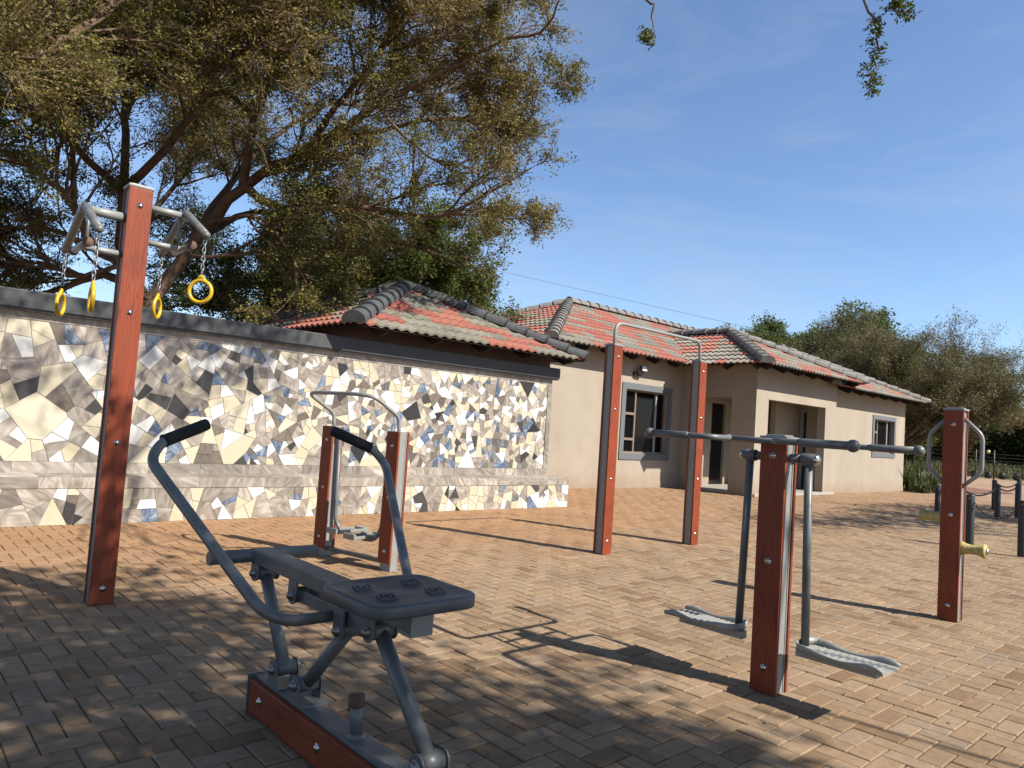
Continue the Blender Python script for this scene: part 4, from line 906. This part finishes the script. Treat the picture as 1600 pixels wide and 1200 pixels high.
# shade tree behind the camera: its crown throws the dapple on the paving, the ledge wall and the rowing machine
def shade_tree():
    t = Tree(55); q = t.r; base = Vector((5.6, -4.6, 0)); crown = []
    kx, ky = SUN.x/SUN.z, SUN.y/SUN.z
    def put(gx, gy, gz, z):
        p = Vector((gx+kx*(z-gz), gy+ky*(z-gz), z)); vx, vy = view_xy(p); d = (p-Vector((0, 0, 1.3))).dot(fw)
        if d > 0 and abs(vx) < .95 and vy < .72: return
        crown.append(p)
    for _ in range(820):    # over the paving in front of the camera
        gx, gy = q.uniform(-3.2, 3.1), q.uniform(-2.5, 6.3); edge = 2.65-.24*max(0, gy-1.5)
        if gx > edge+q.gauss(0, .25): continue
        if gy > 5.3 and gx > .7 and q.random() < .7: continue
        put(gx, gy, 0, q.uniform(4.6, 6.8))
    for _ in range(26): put(q.uniform(1.8, 2.9), q.uniform(-1.5, 1.9), 0, q.uniform(4.6, 6.5))
    for _ in range(19):     # over the left part of the wall
        gx = q.uniform(-2, 3.9); put(gx, 8.75, q.uniform(1.05+.22*max(0, gx), 2.5), q.uniform(7.0, 8.6))
    fork = base+Vector((-.4, .4, 2.6)); t.limb([base, base+Vector((-.1, .1, 1.3)), fork], .26, .2)
    hubs = [Vector((2.5, -4.2, 5.2)), Vector((2.6, -2.2, 6.3)), Vector((1.2, -2.4, 5.8)), Vector((-.6, -4.2, 5.4)), Vector((4.6, 1.8, 7.4)), Vector((3.6, -3.2, 5.6)), Vector((-1.6, -1.6, 6.2))]
    paths = [t.limb([fork, fork.lerp(h, .5)+Vector((0, 0, .5)), h], .07 if i != 4 else .018, .025 if i != 4 else .012) for i, h in enumerate(hubs)]
    for c in crown:
        P = min(paths, key=lambda P: min((c-p).length for p in P[3:])); a = min(P[3:], key=lambda p: (c-p).length)
        if (c-a).length < 2.6:
            vx, vy = view_xy(a.lerp(c, .5))
            t.limb([a, a.lerp(c, .5)+Vector((0, 0, .12)), c], .012, .004)
        n = q.randint(48, 70)
        for _ in range(n): t.leaf.append((c.x+q.gauss(0, .23), c.y+q.gauss(0, .23), c.z+q.gauss(0, .16)))
    # twigs that hang into the top of the view
    hang = [[(3.35, 2.3, 5.1), (3.35, 2.7, 4.09), (3.36, 2.68, 3.87), (3.35, 2.69, 3.75), (3.34, 2.71, 3.66)],
            [(3.9, 1.8, 5.3), (3.96, 1.68, 4.02), (3.97, 1.65, 3.79), (3.99, 1.6, 3.56), (3.99, 1.61, 3.38), (3.97, 1.65, 3.22)],
            [(3.9, 1.7, 5.3), (3.98, 1.62, 4.01), (4.01, 1.54, 3.80), (4.04, 1.47, 3.66)]]
    for P, rng_, ns_, cl in ((hang[0], (.80, .93), 7, 1), (hang[1], (.47, .97), 15, 1), (hang[2], (.60, 1.), 13, 1)):
        L = t.limb(P, .012, .0022); n = len(L)-1
        for k in range(ns_):
            u = (rng_[0]+(rng_[1]-rng_[0])*k/ns_)*n; i = min(n-1, int(u)); a = L[i].lerp(L[i+1], u-i)
            for _ in range(2):
                dr_ = Vector((q.gauss(0, 1), q.gauss(0, 1), q.uniform(-.7, .1))).normalized(); e = a+dr_*q.uniform(.035, .075)
                t.seg.append((*a, *e, .0014, .0007))
                for s_ in range(9): w_ = a.lerp(e, .25+s_/9*.8); t.leaf.append((w_.x+q.gauss(0, .004), w_.y+q.gauss(0, .004), w_.z+q.gauss(0, .006)-.004))
    t.limb([hubs[4], Vector((4.2, 2.0, 6.6)), Vector((3.35, 2.3, 5.1))], .03, .012); t.limb([hubs[4], Vector((4.3, 1.9, 6.4)), Vector((3.9, 1.8, 5.3))], .03, .012); t.limb([hubs[4], Vector((4.4, 1.7, 6.4)), Vector((3.9, 1.7, 5.3))], .03, .012)
    pts = np.array(t.leaf); nh = 35*2*9; t.leaf = [tuple(p) for p in pts[:-nh]]
    o = t.build('shade_tree', 'thorn tree overhead whose thin leafy twigs hang into the top of the view', 'tree', tuple(base), MT['leaf_green'], MT['bark'], .098, .58)
    leaves(pts[-nh:]-np.array(tuple(base)), .026, .42, MT['leaf_green'], o, name='hanging_leaves', fronds=2)
shade_tree()
# second shade tree off to the right, its shadow lies across the far paving
def side_tree():
    t = Tree(66); q = t.r; base = Vector((19.5, -3.2, 0)); kx, ky = SUN.x/SUN.z, SUN.y/SUN.z
    fork = base+Vector((0, 0, 2.0)); t.limb([base, base+Vector((.1, 0, 1)), fork], .25, .2); n = 0
    while n < 260:
        gx = q.uniform(10, 24); lo, hi = 4.3+max(0, 15-gx)*.35-max(0, gx-17)*.2, 7.9-max(0, gx-15)*.28
        gy = q.uniform(lo, hi); z = q.uniform(3.6, 5.6); c = Vector((gx+kx*z, gy+ky*z, z)); n += 1
        vx, vy = view_xy(c)
        if abs(vx) < .92 and vy < .75: continue
        if q.random() < .13: t.limb([fork, fork.lerp(c, .5)+Vector((0, 0, .6)), c], .06, .01)
        for _ in range(q.randint(40, 60)): t.leaf.append((c.x+q.gauss(0, .3), c.y+q.gauss(0, .3), c.z+q.gauss(0, .18)))
    t.build('shade_tree', 'thorn tree outside the right edge that shades the far paving', 'tree', tuple(base), MT['leaf_green'], MT['bark'], .12, .6)
side_tree()

# ------------------------------------------------------------ planting, fence, wires
def strappy(seed, loc, n, h, sp, label, group=None, flower=False):
    q = random.Random(seed); mm = M()
    for _ in range(n):
        an = q.uniform(0, 6.283); L = h*q.uniform(.6, 1.15); w_ = .030*q.uniform(.7, 1.3); bx, by = q.gauss(0, sp*.3), q.gauss(0, sp*.3); o = q.uniform(.25, .9); vs = []
        for k in range(5):
            t = k/4; rr = L*o*t**1.4*.8; z = L*(t-.35*o*t*t); x, y = bx+math.cos(an)*rr, by+math.sin(an)*rr; ww = w_*(1-t)**.6+.001
            vs += [(x-math.sin(an)*ww, y+math.cos(an)*ww, z), (x+math.sin(an)*ww, y-math.cos(an)*ww, z)]
        mm.add(vs, [[2*k, 2*k+1, 2*k+3, 2*k+2] for k in range(4)], 0, False, q.random())
    t = thing('strappy_plant', label, 'plant', loc, 0, group)
    mm.build('leaves', MT['leaf_grass'], t, attr=True)
    if flower: M().tube([(0, 0, 0), (.02, 0, h*1.1)], .012, 6).build('stalk', MT['twig'], t); M().lathe((.02, 0, h*1.0), (0, 0, 1), [(0, .02), (.08, .07), (.22, .06), (.34, .01), (.35, 0)], 8).build('bloom', MT['orange'], t)
for i, (x, y, nn, h, sp, lab) in enumerate([(26.9, 9.35, 150, 1.25, .8, 'tall strappy green plant right against the house corner'), (27.9, 9.0, 130, .85, .9, 'spreading green plant just right of the house corner'), (29.2, 9.1, 110, .75, .8, 'green clump behind the brown rocks'),
                              (26.7, 8.62, 70, .45, .4, 'small leafy plant at the foot of the house corner, in front of the tall one'), (30.6, 9.4, 110, .8, .9, 'green clump left of the roller post grab handle'), (32.6, 9.9, 90, .8, .9, 'farthest strappy clump of the flower bed')]):
    strappy(80+i, (x, y, 0), nn, h, sp, lab, 'strappy plants in the bed by the house')
strappy(91, (31.0, 8.9, 0), 40, .5, .3, 'plant with one orange bloom in the bed beyond the house', None, True)
sm_ = M(); q = random.Random(5)
sm_.add([(26.2, 8.75, 0.002), (33.5, 7.6, .002), (36, 10.5, .002), (26.2, 12, .002)], [[0, 1, 2, 3]]); tag(sm_.build('soil_bed', mat('red_soil', (.17, .075, .045), .95, var=.35, vscale=3)), kind='structure')
def rock(seed, loc, s, lab):
    q = random.Random(seed); bm = bmesh.new(); bmesh.ops.create_icosphere(bm, subdivisions=2, radius=1)
    for v in bm.verts: v.co = Vector((v.co.x*s[0], v.co.y*s[1], max(-.3*s[2], v.co.z*s[2])))*(1+q.uniform(-.16, .16))
    me = bpy.data.meshes.new('rock'); bm.to_mesh(me); bm.free(); me.materials.append(MT['rock']); o = bpy.data.objects.new('rock', me); col.objects.link(o); o.location = loc
    tag(o, lab, 'rock', 'rocks edging the bed by the house')
rock(1, (27.7, 8.45, .1), (.32, .24, .2), 'brown rock left in the bed edging, nearest the house corner'); rock(2, (28.6, 8.5, .12), (.5, .3, .22), 'large flat pale-brown rock in the bed edging'); rock(3, (29.6, 8.55, .08), (.3, .3, .2), 'brown rock right of the large flat one')
# dark planting bags in a row along the gravel edge
for i in range(11):
    t = thing('planting_bag', 'black planting bag with a green tuft in a row at the far gravel edge', 'planting bag', (54.0+.25*i, 14.6-.72*i, 0), 0, 'black planting bags along the gravel edge')
    M().lathe((0, 0, 0), (0, 0, 1), [(0, .15), (.15, .19), (.40, .17), (.41, .14), (.38, 0)], 10).build('bag', MT['bag'], t)
    pts = np.array([(q.gauss(0, .16), q.gauss(0, .16), q.uniform(.4, .95)) for _ in range(60)]); leaves(pts, .16, .3, MT['leaf_grass'], t, name='seedling')
fe = thing('wire_fence', 'thin dark wire fence on slim posts along the far edge of the gravel', 'fence', (52, 12, 0))
fp = [(38.2, 12.3), (43.4, 12.2), (48, 12.9), (53.5, 11.1), (57, 5.5), (60, -2)]
for x, y in fp: M().tube([(x-52, y-12, 0), (x-52, y-12, 1.75)], .035, 6).build('post', MT['black'], fe)
wm = M()
for (a, c) in zip(fp[:-1], fp[1:]):
    for k in range(7): wm.tube([(a[0]-52, a[1]-12, .35+.2*k), (c[0]-52, c[1]-12, .35+.2*k)], .005, 4, cap=False)
wm.build('wires', MT['black'], fe)
lp_ = thing('garden_lamp', 'small pale lamp on a slim black pole at the gravel edge', 'lamp', (47.6, 11.9, 0))
M().tube([(0, 0, 0), (0, 0, 1.75)], .035, 8).tube([(0, 0, 1.5), (-.05, .25, 1.58)], .015, 6).build('pole', MT['black'], lp_); M().ball((-.05, .27, 1.66), .09).build('lamp_globe', MT['lamp'], lp_)
# tall dry grass on the veld edge (stuff)
n_ = 5200; gx = rng.uniform(56, 74, n_); gy = 16-(gx-56)*rng.uniform(0, 1.6, n_)+rng.uniform(-2, 12, n_); hh = rng.uniform(.4, 1.1, n_); an = rng.uniform(0, 6.28, n_); lw = .05
V = np.stack([np.stack([gx-np.cos(an)*lw, gy-np.sin(an)*lw, 0*gx], 1), np.stack([gx+np.cos(an)*lw, gy+np.sin(an)*lw, 0*gx], 1), np.stack([gx+rng.normal(0, .2, n_), gy+rng.normal(0, .2, n_), hh], 1)], 1).reshape(-1, 3)
o = arr_mesh('tall_grass', V, np.arange(len(V)).reshape(-1, 3), MT['leaf_dull'], rng.random(n_)); tag(o, 'tall dry grass and weeds at the far side of the gravel yard', 'grass', kind='stuff')
for a, c, r_, lab in (((20.0, 44.9, 13.6), (49, 10.7, 5.35), .011, 'longest overhead cable, crossing the sky above the house roof'), ((22.5, 39.8, 10.6), (36, 28.1, 7.4), .014, 'upper of the two short cables between the roofs'), ((22.5, 39.7, 10.25), (36, 28.2, 7.1), .014, 'lower of the two short cables between the roofs'),
                      ((2.0, 45.2, 9.9), (8.5, 44.2, 9.62), .02, 'overhead cable seen through the thorn tree at the left edge')):
    o = M().tube(sag(a, c, .12, 10), r_, 5, cap=False).build('overhead_cable', MT['cable']); tag(o, lab, 'cable')

# leaf litter and crumbs of bark lying on the paving
n_ = 900; gx = rng.uniform(.3, 14, n_); gy = rng.uniform(.2, 8.3, n_)**1.0; an = rng.uniform(0, 6.28, n_); L = rng.uniform(.005, .016, n_); z = rng.uniform(.001, .006, n_)
d = np.stack([np.cos(an), np.sin(an)], 1)*L[:, None]; e = np.stack([-np.sin(an), np.cos(an)], 1)*(L*.45)[:, None]; c = np.stack([gx, gy], 1)
V = np.stack([np.column_stack([c-d, z+.001]), np.column_stack([c+e, z+.004]), np.column_stack([c+d, z+.001]), np.column_stack([c-e, z])], 1).reshape(-1, 3)
o = arr_mesh('leaf_litter', V, np.arange(len(V)).reshape(-1, 4), attr_mat('dry_litter', [(0, (.05, .03, .015)), (.7, (.20, .13, .06)), (1, (.42, .36, .26))], .9), rng.random(n_)); tag(o, 'scattered dry leaf litter and crumbs on the paving', 'leaf litter', kind='stuff')

# far wood that reads as one dark mass along the horizon
n_ = 16000; gx = rng.uniform(98, 128, n_); gy = rng.uniform(-45, 75, n_); top = 4.6+1.6*np.sin(gy*.23)+1.0*np.sin(gy*.71+gx*.2)
Pw = np.stack([gx, gy, top*rng.random(n_)**.7], 1)
o = leaves(Pw, 1.1, .6, MT['leaf_dull'], None, name='far_wood'); tag(o, 'distant belt of bush along the horizon', 'wood', kind='stuff')
